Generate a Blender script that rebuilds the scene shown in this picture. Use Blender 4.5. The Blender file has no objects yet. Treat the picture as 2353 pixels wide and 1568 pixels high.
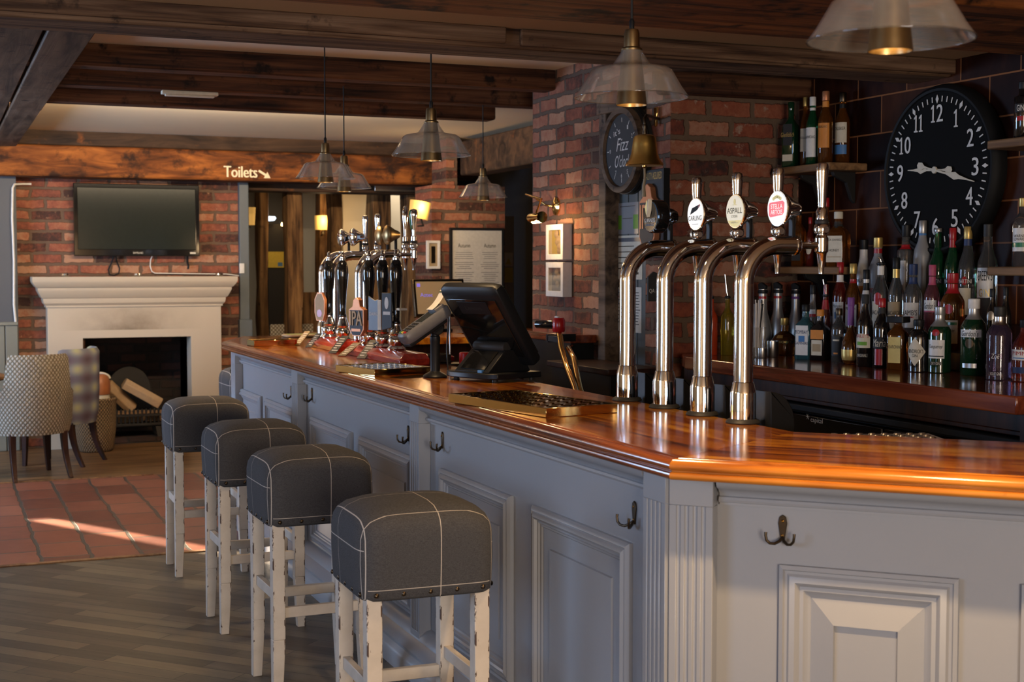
import bpy, bmesh, math, random
from mathutils import Vector, Matrix
random.seed(11)
sc = bpy.context.scene
COL = sc.collection
PI = math.pi
# ------------------------------------------------------------------ camera
F, H = 3200.0, 1.57
CX, CY = 1176.5, 784.0
TH = math.atan(174 / F)
PSI = math.atan(1331 * math.cos(TH) / F)
FW = Vector((math.sin(PSI) * math.cos(TH), math.cos(PSI) * math.cos(TH), -math.sin(TH)))
RT = Vector((math.cos(PSI), -math.sin(PSI), 0))
UP = RT.cross(FW)
cam = bpy.data.cameras.new('camera')
cam.sensor_width = 36
cam.lens = 36 * F / 2353
cam.clip_start = 0.05
cam.dof.use_dof = True
cam.dof.focus_distance = 5.2
cam.dof.aperture_fstop = 6.0
co = bpy.data.objects.new('camera', cam)
COL.objects.link(co)
co.location = (0, 0, H)
co.rotation_euler = Matrix((RT, UP, -FW)).transposed().to_euler()
sc.camera = co

def at(px, py, X=None, Y=None, Z=None):
    """point where the sight line through a photo pixel meets a plane of the room"""
    r = FW + RT * ((px - CX) / F) + UP * (-(py - CY) / F)
    t = X / r.x if X is not None else Y / r.y if Y is not None else (Z - H) / r.z
    return Vector((r.x * t, r.y * t, H + r.z * t))

# ------------------------------------------------------------------ materials
class NT:
    def __init__(s, name):
        s.m = bpy.data.materials.new(name)
        s.m.use_nodes = True
        s.t = s.m.node_tree
        s.n = s.t.nodes
        s.b = s.n['Principled BSDF']
        s.out = s.n['Material Output']
    def new(s, typ, **kw):
        x = s.n.new(typ)
        for k, v in kw.items():
            setattr(x, k, v)
        return x
    def link(s, a, b):
        s.t.links.new(a, b)
    def val(s, node, **kw):
        for k, v in kw.items():
            node.inputs[k.replace('_', ' ')].default_value = v
    def math(s, op, a, b=None, c=None):
        x = s.n.new('ShaderNodeMath')
        x.operation = op
        for i, q in enumerate((a, b, c)):
            if q is None: continue
            if isinstance(q, (int, float)): x.inputs[i].default_value = q
            else: s.link(q, x.inputs[i])
        return x.outputs[0]
    def coord(s, scale=(1, 1, 1), rot=(0, 0, 0), out='Object'):
        tc = s.new('ShaderNodeTexCoord')
        mp = s.new('ShaderNodeMapping')
        mp.inputs['Scale'].default_value = scale
        mp.inputs['Rotation'].default_value = rot
        s.link(tc.outputs[out], mp.inputs['Vector'])
        return mp.outputs[0]
    def noise(s, vec, scale, detail=4, rough=.6, dist=0):
        x = s.new('ShaderNodeTexNoise')
        x.inputs['Scale'].default_value = scale
        x.inputs['Detail'].default_value = detail
        x.inputs['Roughness'].default_value = rough
        x.inputs['Distortion'].default_value = dist
        s.link(vec, x.inputs['Vector'])
        return x.outputs['Fac']
    def ramp(s, fac, stops, interp='LINEAR'):
        x = s.new('ShaderNodeValToRGB')
        cr = x.color_ramp
        cr.interpolation = interp
        while len(cr.elements) < len(stops): cr.elements.new(.5)
        for e, (p, c) in zip(cr.elements, stops):
            e.position = p
            e.color = (*c, 1) if len(c) == 3 else c
        s.link(fac, x.inputs['Fac'])
        return x.outputs['Color']
    def mix(s, fac, a, b, typ='MIX'):
        x = s.new('ShaderNodeMix', data_type='RGBA', blend_type=typ)
        for i, q in ((0, fac), (6, a), (7, b)):
            if isinstance(q, (int, float)): x.inputs[i].default_value = q
            elif isinstance(q, tuple): x.inputs[i].default_value = (*q, 1) if len(q) == 3 else q
            else: s.link(q, x.inputs[i])
        return x.outputs[2]
    def bump(s, h, strength=.3, dist=.01):
        x = s.new('ShaderNodeBump')
        x.inputs['Strength'].default_value = strength
        x.inputs['Distance'].default_value = dist
        s.link(h, x.inputs['Height'])
        s.link(x.outputs[0], s.b.inputs['Normal'])
    def base(s, c):
        if isinstance(c, tuple): s.b.inputs['Base Color'].default_value = (*c, 1)
        else: s.link(c, s.b.inputs['Base Color'])
    def done(s, rough=.5, metal=0, coat=0, spec=.5):
        if isinstance(rough, (int, float)): s.b.inputs['Roughness'].default_value = rough
        else: s.link(rough, s.b.inputs['Roughness'])
        s.b.inputs['Metallic'].default_value = metal
        s.b.inputs['Coat Weight'].default_value = coat
        s.b.inputs['Coat Roughness'].default_value = .08
        s.b.inputs['Specular IOR Level'].default_value = spec
        return s.m

def pm(name, c, rough=.5, metal=0, trans=0, em=None, es=0, ior=1.45, coat=0, spec=.5, var=.08, vs=40):
    """plain material with a little procedural mottling"""
    t = NT(name)
    if em is None and var:
        f = t.noise(t.coord(), vs, 3)
        t.base(t.mix(f, tuple(max(0, x * (1 - var * 2)) for x in c), tuple(min(1, x * (1 + var * 2)) for x in c)))
    else:
        t.base(c)
    t.b.inputs['Transmission Weight'].default_value = trans
    t.b.inputs['IOR'].default_value = ior
    if em:
        t.b.inputs['Emission Color'].default_value = (*em, 1)
        t.b.inputs['Emission Strength'].default_value = es
    return t.done(rough, metal, coat, spec)

def wood(name, cols, grain='y', fine=26, long=1.2, rough=.4, coat=0, bump=.15, spots=None, rot=0):
    t = NT(name)
    sc3 = {'x': (long, fine, fine), 'y': (fine, long, fine), 'z': (fine, fine, long)}[grain]
    v = t.coord(sc3, (0, 0, 0))
    if rot:
        v0 = t.coord((1, 1, 1), (0, 0, rot))
        m2 = t.new('ShaderNodeMapping')
        m2.inputs['Scale'].default_value = sc3
        t.link(v0, m2.inputs['Vector'])
        v = m2.outputs[0]
    n1 = t.noise(v, 1, 6, .62, .8)
    n2 = t.noise(t.coord(tuple(k * .12 + .5 for k in sc3)), 1.4, 3, .5, 1.5)
    f = t.math('ADD', t.math('MULTIPLY', n1, .65), t.math('MULTIPLY', n2, .35))
    k = len(cols)
    c = t.ramp(f, [(.375 + .25 * i / (k - 1), q) for i, q in enumerate(cols)])
    if spots:
        s = t.noise(t.coord((3, 3, 3)), spots[1], 5, .65)
        c = t.mix(t.ramp(s, [(spots[2], (0, 0, 0)), (spots[2] + .12, (1, 1, 1))]), c, spots[0])
    t.base(c)
    t.bump(n1, bump, .006)
    return t.done(rough, 0, coat, .5 if rough < .4 else .25)

def brick(name, ax, cols, mortar, bw, rh, ms=.012, rough=.85, bump=.7, mottle=1.0, light=None):
    """ax: which object axis runs along the courses"""
    t = NT(name)
    tc = t.new('ShaderNodeTexCoord')
    sp = t.new('ShaderNodeSeparateXYZ')
    t.link(tc.outputs['Object'], sp.inputs[0])
    cb = t.new('ShaderNodeCombineXYZ')
    wob = t.noise(tc.outputs['Object'], 6, 3)
    wz = t.math('MULTIPLY', t.math('SUBTRACT', wob, .5), .03)
    wob2 = t.noise(tc.outputs['Object'], 9, 2)
    wx = t.math('MULTIPLY', t.math('SUBTRACT', wob2, .5), .04)
    wob3 = t.noise(tc.outputs['Object'], 34, 3)
    wx = t.math('ADD', wx, t.math('MULTIPLY', t.math('SUBTRACT', wob3, .5), .022))
    wz = t.math('ADD', wz, t.math('MULTIPLY', t.math('SUBTRACT', wob3, .5), .018))
    t.link(t.math('ADD', sp.outputs[ax], wx), cb.inputs[0])
    t.link(t.math('ADD', sp.outputs['Z'], wz), cb.inputs[1])
    b = t.new('ShaderNodeTexBrick')
    t.val(b, Scale=1.0, Mortar_Size=ms, Mortar_Smooth=.35, Brick_Width=bw, Row_Height=rh, Bias=0.0)
    b.inputs['Color1'].default_value = (0, 0, 0, 1)
    b.inputs['Color2'].default_value = (1, 1, 1, 1)
    b.inputs['Mortar'].default_value = (.5, .5, .5, 1)
    t.link(cb.outputs[0], b.inputs['Vector'])
    k = len(cols)
    nz = t.noise(tc.outputs['Object'], 22, 6, .7)
    nb = t.noise(tc.outputs['Object'], 3.0, 2, .5)
    fac = t.math('ADD', b.outputs['Color'], t.math('MULTIPLY', t.math('SUBTRACT', nz, .5), .7 * mottle))
    fac = t.math('ADD', fac, t.math('MULTIPLY', t.math('SUBTRACT', nb, .5), .5 * mottle))
    c = t.ramp(fac, [(.05 + .9 * i / (k - 1), q) for i, q in enumerate(cols)])
    if light:
        n3 = t.noise(tc.outputs['Object'], 15, 5, .7)
        c = t.mix(t.ramp(n3, [(.60, (0, 0, 0)), (.72, (1, 1, 1))]), c, light)
    mc = t.mix(nz, tuple(x * .7 for x in mortar), tuple(min(1, x * 1.25) for x in mortar))
    t.base(t.mix(b.outputs['Fac'], c, mc))
    hgt = t.math('ADD', t.math('SUBTRACT', 1.0, b.outputs['Fac']), t.math('MULTIPLY', nz, .45))
    t.bump(hgt, bump, .018)
    return t.done(rough)

M = {}
# lacquered counter timber
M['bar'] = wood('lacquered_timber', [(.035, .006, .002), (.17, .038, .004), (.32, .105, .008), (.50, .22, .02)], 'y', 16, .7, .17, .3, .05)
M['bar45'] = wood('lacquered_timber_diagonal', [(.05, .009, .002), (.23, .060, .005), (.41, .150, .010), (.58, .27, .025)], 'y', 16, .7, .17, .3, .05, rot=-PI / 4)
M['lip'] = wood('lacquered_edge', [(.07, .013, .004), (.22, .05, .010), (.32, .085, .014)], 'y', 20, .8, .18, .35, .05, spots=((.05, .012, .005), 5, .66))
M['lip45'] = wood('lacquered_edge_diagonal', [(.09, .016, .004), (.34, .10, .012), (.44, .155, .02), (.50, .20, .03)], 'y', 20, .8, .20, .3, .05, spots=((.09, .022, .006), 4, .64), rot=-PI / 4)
M['backbar'] = wood('back_bar_timber', [(.07, .011, .005), (.19, .038, .014), (.32, .075, .024)], 'y', 18, .9, .15, .4, .05)
M['beam'] = wood('old_beam_timber', [(.012, .005, .003), (.055, .020, .009), (.11, .042, .017), (.16, .070, .030)], 'x', 28, .9, .75, 0, .9, spots=((.012, .006, .004), 3, .56))
M['beam_long'] = wood('weathered_beam_timber', [(.03, .014, .008), (.10, .050, .025), (.17, .095, .052), (.24, .14, .08)], 'x', 30, .9, .75, 0, .9, spots=((.02, .010, .006), 3, .60))
M['beam_y'] = wood('old_plank_timber', [(.03, .018, .012), (.10, .062, .038), (.16, .105, .068)], 'y', 16, 1.0, .65, 0, .5, spots=((.012, .009, .007), 4, .58))
M['beam_near'] = wood('warm_beam_timber', [(.03, .010, .004), (.14, .045, .012), (.25, .09, .024)], 'x', 26, .9, .62, 0, .9, spots=((.010, .005, .003), 2.2, .54))
M['lintel'] = wood('orange_stained_timber', [(.03, .011, .005), (.17, .052, .012), (.36, .12, .024)], 'x', 11, 2.2, .8, 0, .9, spots=((.03, .013, .007), 1.5, .50))  # orange glow on the lintel painted into the wood colour
M['lintel_up'] = wood('dark_stained_timber', [(.012, .007, .005), (.04, .022, .013), (.08, .042, .022)], 'x', 10, 1.4, .75, 0, .6, spots=((.20, .065, .016), 1.3, .60))  # dark timber with patches of the orange glow painted in
M['post'] = wood('rough_post_timber', [(.02, .010, .005), (.11, .055, .022), (.23, .125, .05), (.30, .17, .075)], 'z', 14, 1.4, .75, 0, .7, spots=((.03, .016, .008), 3, .60))
M['shelf'] = wood('shelf_timber', [(.10, .048, .02), (.22, .115, .048), (.30, .16, .07)], 'y', 22, 1.4, .6, 0, .3)
M['darkwood'] = wood('dark_polished_timber', [(.010, .0035, .0025), (.03, .010, .006), (.05, .017, .008)], 'z', 20, 1.5, .42, 0, .1)
M['redwood'] = wood('red_stained_timber', [(.16, .008, .004), (.30, .016, .006), (.38, .026, .009)], 'y', 20, 1.5, .2, .5, .04)
M['brick_fire'] = brick('fireplace_brick', 'X', [(.045, .018, .012), (.15, .044, .025), (.24, .070, .038), (.31, .118, .062), (.38, .20, .12)], (.12, .072, .045), .26, .093, .016, mottle=1.5, light=(.36, .22, .13))
M['brick_side'] = brick('side_brick', 'Y', [(.045, .017, .010), (.16, .044, .022), (.24, .074, .038), (.31, .118, .062), (.37, .19, .11)], (.10, .062, .040), .235, .088, .014, mottle=1.5)
M['brick_pier'] = brick('pier_brick', 'X', [(.035, .014, .010), (.13, .028, .014), (.21, .048, .020), (.26, .082, .038), (.32, .15, .09)], (.12, .072, .042), .255, .100, .018, mottle=1.5, light=(.34, .27, .20))
M['brick_soot'] = brick('sooty_brick', 'X', [(.010, .007, .006), (.025, .013, .010), (.05, .02, .014)], (.016, .012, .010), .24, .085)
M['brick_soot_y'] = brick('sooty_brick_side', 'Y', [(.010, .007, .006), (.03, .015, .011), (.06, .024, .016)], (.016, .012, .010), .24, .085)

def tile_wall():
    t = NT('glazed_wall_tile')
    tc = t.new('ShaderNodeTexCoord')
    sp = t.new('ShaderNodeSeparateXYZ')
    t.link(tc.outputs['Object'], sp.inputs[0])
    cb = t.new('ShaderNodeCombineXYZ')
    t.link(t.math('ADD', sp.outputs['Y'], .02), cb.inputs[0])
    t.link(t.math('ADD', sp.outputs['Z'], .082), cb.inputs[1])
    b = t.new('ShaderNodeTexBrick')
    t.val(b, Scale=1.0, Mortar_Size=.004, Mortar_Smooth=.2, Brick_Width=.36, Row_Height=.1745)
    b.inputs['Color1'].default_value = (0, 0, 0, 1)
    b.inputs['Color2'].default_value = (1, 1, 1, 1)
    t.link(cb.outputs[0], b.inputs['Vector'])
    n = t.noise(t.coord((1, 5, 2)), 2, 4)
    f = t.math('ADD', t.math('MULTIPLY', b.outputs['Color'], .5), t.math('MULTIPLY', n, .6))
    c = t.ramp(f, [(.25, (.008, .0022, .0016)), (.5, (.020, .0055, .0035)), (.75, (.060, .019, .008)), (.95, (.12, .045, .018))])
    t.base(t.mix(b.outputs['Fac'], c, (.24, .095, .036)))
    t.bump(b.outputs['Fac'], .35, .006)
    return t.done(.45, spec=.07)
M['tile'] = tile_wall()

def floor_planks():
    t = NT('worn_herringbone_floor')
    v = t.coord((1, 1, 1), (0, 0, PI / 4 + .03))
    b = t.new('ShaderNodeTexBrick')
    t.val(b, Scale=1.0, Mortar_Size=.0022, Mortar_Smooth=.3, Brick_Width=.62, Row_Height=.088)
    b.offset = .33
    b.offset_frequency = 2
    b.inputs['Color1'].default_value = (0, 0, 0, 1)
    b.inputs['Color2'].default_value = (1, 1, 1, 1)
    t.link(v, b.inputs['Vector'])
    m2 = t.new('ShaderNodeMapping')
    m2.inputs['Scale'].default_value = (1.6, 22, 1)
    t.link(v, m2.inputs['Vector'])
    n = t.noise(m2.outputs[0], 1, 5, .6, .6)
    p = t.noise(v, 1.7, 5, .65)
    f = t.math('ADD', t.math('MULTIPLY', b.outputs['Color'], .38), t.math('ADD', t.math('MULTIPLY', n, .45), t.math('MULTIPLY', p, .42)))
    c = t.ramp(f, [(.32, (.024, .019, .015)), (.5, (.058, .048, .037)), (.66, (.105, .086, .063)), (.88, (.18, .145, .092))])
    t.base(t.mix(b.outputs['Fac'], c, (.018, .014, .011)))
    t.bump(t.math('SUBTRACT', t.math('MULTIPLY', n, .3), b.outputs['Fac']), .3, .004)
    return t.done(.42)
M['floor'] = floor_planks()

def floor_tiles():
    t = NT('terracotta_floor')
    tc = t.new('ShaderNodeTexCoord')
    sp = t.new('ShaderNodeSeparateXYZ')
    t.link(tc.outputs['Object'], sp.inputs[0])
    w = t.math('MULTIPLY', t.math('SUBTRACT', t.noise(tc.outputs['Object'], 4, 3), .5), .05)
    cb = t.new('ShaderNodeCombineXYZ')
    t.link(t.math('ADD', sp.outputs['Y'], w), cb.inputs[0])
    t.link(t.math('ADD', t.math('ADD', sp.outputs['X'], w), .012), cb.inputs[1])
    b = t.new('ShaderNodeTexBrick')
    t.val(b, Scale=1.0, Mortar_Size=.012, Mortar_Smooth=.3, Brick_Width=.40, Row_Height=.258)
    b.inputs['Color1'].default_value = (0, 0, 0, 1)
    b.inputs['Color2'].default_value = (1, 1, 1, 1)
    t.link(cb.outputs[0], b.inputs['Vector'])
    n = t.noise(tc.outputs['Object'], 9, 5)
    f = t.math('ADD', t.math('MULTIPLY', b.outputs['Color'], .55), t.math('MULTIPLY', n, .5))
    c = t.ramp(f, [(.25, (.11, .035, .022)), (.5, (.19, .062, .036)), (.8, (.26, .095, .055))])
    t.base(t.mix(b.outputs['Fac'], c, (.055, .052, .042)))
    t.bump(t.math('SUBTRACT', t.math('MULTIPLY', n, .4), b.outputs['Fac']), .4, .008)
    return t.done(.4)
M['floor_tile'] = floor_tiles()
M['floor_far'] = wood('far_floor_boards', [(.06, .033, .016), (.17, .095, .042), (.27, .155, .065)], 'x', 18, .9, .4, .1, .2)

def paint(name, c, rough=.32):
    t = NT(name)
    a = t.noise(t.coord((1.5, 1.5, 1.5)), 2, 4)
    b = t.noise(t.coord(), 90, 2)
    t.base(t.mix(t.math('MULTIPLY', a, .5), c, tuple(x * .82 for x in c)))
    t.bump(b, .06, .002)
    return t.done(rough)
M['paint'] = paint('bar_panel_paint', (.295, .30, .32))
def sooted(z0):
    t = NT('sooted_mantel_paint')
    tc = t.new('ShaderNodeTexCoord')
    sp = t.new('ShaderNodeSeparateXYZ')
    t.link(tc.outputs['Object'], sp.inputs[0])
    n = t.noise(t.coord((2.2, 1, 3)), 2.2, 4, .6)
    up = t.math('DIVIDE', t.math('SUBTRACT', sp.outputs['Z'], z0), .30)
    g = t.math('MULTIPLY', t.math('GREATER_THAN', up, -.02), t.math('MAXIMUM', t.math('SUBTRACT', 1.0, up), 0.0))
    cx = t.math('ABSOLUTE', t.math('SUBTRACT', sp.outputs['X'], 1.58))
    g = t.math('MULTIPLY', g, t.math('MAXIMUM', t.math('SUBTRACT', 1.0, t.math('DIVIDE', cx, .62)), 0.0))
    f = t.math('MULTIPLY', g, t.math('ADD', t.math('MULTIPLY', n, 1.6), -.1))
    t.base(t.mix(f, (.50, .42, .32), (.16, .12, .08)))
    return t.done(.6)
M['soot_mantel'] = sooted(1.02)
M['mantel'] = paint('mantel_paint', (.50, .42, .32), .6)
M['bluewall'] = paint('blue_grey_paint', (.07, .078, .092), .6)
M['dado'] = paint('sage_dado_paint', (.18, .185, .155), .5)
M['plaster'] = paint('cream_plaster', (.82, .71, .52), .8)
M['ceil'] = paint('ceiling_plaster', (.54, .33, .16), .8)
M['greydoor'] = paint('grey_door_paint', (.075, .088, .088), .45)
M['palewall'] = paint('pale_back_wall', (.34, .32, .27), .7)

def chipped():
    t = NT('distressed_white_paint')
    v = t.coord()
    n = t.noise(t.coord((1, 1, .35)), 55, 6, .75)
    n2 = t.noise(v, 14, 4, .6)
    tc = t.new('ShaderNodeTexCoord')
    sp = t.new('ShaderNodeSeparateXYZ')
    t.link(tc.outputs['Object'], sp.inputs[0])
    e = t.math('MINIMUM', t.math('ABSOLUTE', sp.outputs['X']), t.math('ABSOLUTE', sp.outputs['Y']))
    edge = t.math('GREATER_THAN', e, .0175)
    thr = t.math('SUBTRACT', .70, t.math('MULTIPLY', edge, .15))
    chip = t.math('GREATER_THAN', n, thr)
    c = t.mix(n2, (.42, .36, .29), (.66, .59, .51))
    t.base(t.mix(chip, c, (.06, .030, .018)))
    t.bump(chip, .3, -.002)
    return t.done(.5)
M['chipped'] = chipped()

def check_fabric():
    t = NT('charcoal_check_wool')
    tc = t.new('ShaderNodeTexCoord')
    sp = t.new('ShaderNodeSeparateXYZ')
    t.link(tc.outputs['Object'], sp.inputs[0])
    sn = t.new('ShaderNodeSeparateXYZ')
    t.link(tc.outputs['Normal'], sn.inputs[0])
    def line(a, c, w, nax, lim):
        m = t.math('LESS_THAN', t.math('ABSOLUTE', t.math('SUBTRACT', sp.outputs[a], c)), w)
        k = t.math('LESS_THAN', t.math('ABSOLUTE', sn.outputs[nax]), lim)
        return t.math('MULTIPLY', m, k)
    L = [line('X', -.186, .0013, 'X', .90), line('X', .030, .0013, 'X', .8), line('X', .188, .0009, 'X', .9),
         line('Y', -.165, .0013, 'Y', .75), line('Y', .055, .0009, 'Y', .75), line('Z', .664, .0011, 'X', .6)]
    zl = t.math('MULTIPLY', t.math('LESS_THAN', t.math('ABSOLUTE', t.math('SUBTRACT', sp.outputs['Z'], .775)), .0014), t.math('GREATER_THAN', t.math('ABSOLUTE', sn.outputs['X']), .8))
    L.append(zl)
    m = L[0]
    for q in L[1:]: m = t.math('MAXIMUM', m, q)
    w1 = t.noise(t.coord((1, 1, 1)), 420, 2)
    w2 = t.noise(t.coord((40, 40, 300)), 3, 3)
    f = t.math('ADD', t.math('MULTIPLY', w1, .5), t.math('MULTIPLY', w2, .5))
    c = t.ramp(f, [(.3, (.030, .029, .031)), (.7, (.085, .083, .086))])
    t.base(t.mix(m, c, (.46, .41, .36)))
    t.bump(w1, .25, .002)
    return t.done(.9, spec=.25)
M['check'] = check_fabric()

def quilt():
    t = NT('quilted_cream_fabric')
    tc = t.new('ShaderNodeTexCoord')
    sp = t.new('ShaderNodeSeparateXYZ')
    t.link(tc.outputs['Object'], sp.inputs[0])
    u = t.math('MULTIPLY', t.math('ARCTAN2', sp.outputs['X'], sp.outputs['Y']), .30)
    a = t.math('ADD', u, t.math('MULTIPLY', sp.outputs['Z'], .8))
    b = t.math('SUBTRACT', u, t.math('MULTIPLY', sp.outputs['Z'], .8))
    s = t.math('MULTIPLY', t.math('ABSOLUTE', t.math('SINE', t.math('MULTIPLY', a, 105))), t.math('ABSOLUTE', t.math('SINE', t.math('MULTIPLY', b, 105))))
    t.base(t.ramp(s, [(.05, (.12, .095, .058)), (.35, (.25, .21, .15)), (.8, (.44, .40, .33))]))
    t.bump(s, .6, .008)
    return t.done(.85)
M['quilt'] = quilt()

def tartan():
    t = NT('tartan_wool')
    tc = t.new('ShaderNodeTexCoord')
    sp = t.new('ShaderNodeSeparateXYZ')
    t.link(tc.outputs['Object'], sp.inputs[0])
    u = t.math('MULTIPLY', t.math('ARCTAN2', sp.outputs['X'], sp.outputs['Y']), .26)
    def band(v, freq, ph): return t.math('ADD', t.math('MULTIPLY', t.math('SINE', t.math('ADD', t.math('MULTIPLY', v, freq), ph)), .5), .5)
    a, b = band(u, 42, .5), band(sp.outputs['Z'], 42, 1.0)
    c = t.mix(a, (.07, .045, .07), (.16, .18, .27))
    d = t.mix(b, (.06, .035, .055), (.22, .25, .30))
    e = t.mix(.5, c, d)
    t.base(t.mix(t.math('POWER', t.math('MULTIPLY', a, b), 2.0), e, (.36, .36, .22)))
    return t.done(.9)
M['tartan'] = tartan()

def wicker():
    t = NT('woven_wicker')
    tc = t.new('ShaderNodeTexCoord')
    sp = t.new('ShaderNodeSeparateXYZ')
    t.link(tc.outputs['Object'], sp.inputs[0])
    u = t.math('ARCTAN2', sp.outputs['X'], sp.outputs['Y'])
    s = t.math('MULTIPLY', t.math('SINE', t.math('MULTIPLY', u, 40)), t.math('SINE', t.math('MULTIPLY', sp.outputs['Z'], 190)))
    t.base(t.ramp(t.math('ADD', t.math('MULTIPLY', s, .5), .5), [(.2, (.07, .042, .020)), (.8, (.30, .20, .105))]))
    t.bump(s, .8, .006)
    return t.done(.8)
M['wicker'] = wicker()

def thin_glass(name, tint=(.93, .91, .88), haze=.05):
    t = NT(name)
    tr = t.new('ShaderNodeBsdfTransparent')
    tr.inputs[0].default_value = (*tint, 1)
    gl = t.new('ShaderNodeBsdfGlossy')
    gl.inputs['Roughness'].default_value = .03
    lw = t.new('ShaderNodeLayerWeight')
    fac = t.math('ADD', t.math('MULTIPLY', t.math('POWER', lw.outputs['Facing'], 3.0), .85), .06)
    m1 = t.new('ShaderNodeMixShader')
    t.link(fac, m1.inputs[0])
    t.link(tr.outputs[0], m1.inputs[1])
    t.link(gl.outputs[0], m1.inputs[2])
    tl = t.new('ShaderNodeBsdfDiffuse')
    tl.inputs[0].default_value = (.8, .74, .66, 1)
    m2 = t.new('ShaderNodeMixShader')
    t.link(t.math('MULTIPLY', t.noise(t.coord(), 7, 3), haze * 2), m2.inputs[0])
    t.link(m1.outputs[0], m2.inputs[1])
    t.link(tl.outputs[0], m2.inputs[2])
    t.link(m2.outputs[0], t.out.inputs['Surface'])
    return t.m
M['shade_glass'] = thin_glass('clear_shade_glass', (.988, .98, .965), haze=.10)
M['pane'] = thin_glass('clear_pane_glass', haze=.02)

M['chrome'] = pm('polished_chrome', (.80, .79, .77), .07, 1, var=0)
M['steel'] = pm('brushed_steel', (.55, .53, .50), .28, 1)
M['brass'] = pm('polished_brass', (.66, .43, .14), .09, 1, var=.05, vs=8)
M['bellbrass'] = pm('bell_brass', (.78, .48, .13), .34, 1, var=.05, vs=8)
M['agedbrass'] = pm('aged_brass', (.30, .21, .10), .34, 1, vs=20)
M['bronze'] = pm('dark_bronze', (.09, .065, .042), .35, 1)
M['copper'] = pm('copper_edge', (.50, .20, .09), .45, .55)
M['black'] = pm('black_plastic', (.010, .010, .0105), .42, spec=.25)
M['blackgloss'] = pm('gloss_black', (.006, .006, .006), .06, coat=.5)
M['screen'] = pm('dark_screen', (.014, .018, .015), .14, spec=.3)
M['rubber'] = pm('black_rubber', (.02, .018, .016), .55)
M['iron'] = pm('cast_iron', (.022, .020, .018), .6, .4)
M['greypl'] = pm('grey_plastic', (.10, .10, .11), .4)
M['white'] = pm('white_plastic', (.68, .66, .62), .4)
M['cream'] = pm('cream_card', (.62, .56, .44), .7)
M['paper'] = pm('printed_paper', (.56, .53, .47), .8)
M['ink'] = pm('black_ink', (.02, .02, .02), .7)
M['chalk'] = pm('white_chalk', (.62, .60, .56), .8)
M['whitepaint'] = pm('white_lettering', (.66, .63, .58), .6)
M['gold'] = pm('gold_print', (.55, .38, .12), .35, .6)
M['signpaint'] = pm('cream_sign_paint', (.85, .72, .48), .6)
M['slate'] = pm('dark_slate', (.022, .022, .023), .6)
M['red'] = pm('red_plastic', (.48, .012, .012), .25, coat=.3)
M['redcap'] = pm('red_cap', (.34, .012, .016), .3)
M['greencol'] = pm('green_enamel', (.01, .16, .06), .25, coat=.4)
M['lime'] = pm('lime_print', (.12, .30, .02), .6)
M['blue'] = pm('blue_print', (.06, .18, .40), .5)
M['navy'] = pm('navy_print', (.015, .03, .10), .5)
M['yellow'] = pm('yellow_card', (.55, .42, .05), .6)
M['orange'] = pm('orange_print', (.60, .22, .03), .5)
M['pink'] = pm('pink_print', (.42, .07, .14), .5)
M['purple'] = pm('purple_print', (.18, .05, .24), .5)
M['kraft'] = pm('kraft_card', (.36, .27, .16), .7)
M['g_green'] = pm('green_bottle_glass', (.03, .22, .08), .03, trans=.85, var=0)
M['g_dkgreen'] = pm('dark_green_bottle_glass', (.006, .035, .014), .05, trans=.2, var=0, coat=.5)
M['g_clear'] = pm('clear_bottle_glass', (.82, .86, .84), .03, trans=.96, var=0)
M['g_smoke'] = pm('smoky_bottle_glass', (.45, .44, .42), .06, trans=.9, var=0)
M['g_frost'] = pm('frosted_bottle_glass', (.40, .40, .41), .38, trans=.45, var=.04)
M['g_amber'] = pm('amber_bottle_glass', (.42, .13, .02), .03, trans=.85, var=0)
M['g_red'] = pm('dark_red_bottle_glass', (.26, .03, .02), .04, trans=.7, var=0)
M['g_black'] = pm('black_bottle_glass', (.007, .006, .006), .06, var=0, coat=.5)
M['g_blue'] = pm('pale_blue_bottle_glass', (.12, .40, .46), .03, trans=.85, var=0)
M['g_violet'] = pm('violet_bottle_glass', (.30, .20, .36), .03, trans=.9, var=0)
M['g_pink'] = pm('pink_bottle_glass', (.55, .16, .20), .03, trans=.85, var=0)
M['g_white'] = pm('white_coated_bottle', (.58, .56, .53), .22, coat=.4)
M['l_red'] = pm('red_syrup', (.50, .05, .012), .08, trans=.35, var=0)
M['l_oil'] = pm('yellow_oil', (.50, .36, .03), .04, trans=.8, var=0)
M['silver'] = pm('silver_bottle_sleeve', (.42, .41, .39), .35, .7)
M['bulb'] = pm('lit_bulb', (1, .8, .5), .5, em=(1, .58, .20), es=14, var=0)
M['bulb2'] = pm('lit_filament_bulb', (1, .8, .5), .5, em=(1, .66, .28), es=22, var=0)
M['lampshade'] = pm('amber_lamp_shade', (.55, .36, .10), .6, em=(1, .52, .12), es=.32, var=0)
M['coolight'] = pm('cool_ceiling_lamp', (.8, .85, .9), .5, em=(.75, .88, 1), es=2.2, var=0)
M['lens_white'] = pm('lit_white_lens', (.7, .68, .64), .3, em=(1, .96, .88), es=.55, var=0)
M['lens_cream'] = pm('lit_cream_lens', (.6, .53, .38), .3, em=(1, .86, .55), es=.36, var=0)
M['lens_red'] = pm('lit_red_lens', (.5, .02, .015), .3, em=(1, .07, .04), es=.5, var=0)
M['posled'] = pm('till_screen_glow', (.25, .17, .09), .4, em=(.55, .36, .18), es=.22, var=0)
M['violetled'] = pm('till_violet_icon', (.2, .15, .6), .4, em=(.30, .22, 1), es=.5, var=0)
M['sawn'] = pm('sawn_log_face', (.46, .30, .16), .8)
M['bark'] = pm('log_bark', (.20, .115, .055), .9, vs=25, var=.3)
M['straw'] = pm('paper_straw', (.60, .54, .48), .7)
M['terracup'] = pm('terracotta_glaze', (.34, .12, .045), .4)
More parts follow.
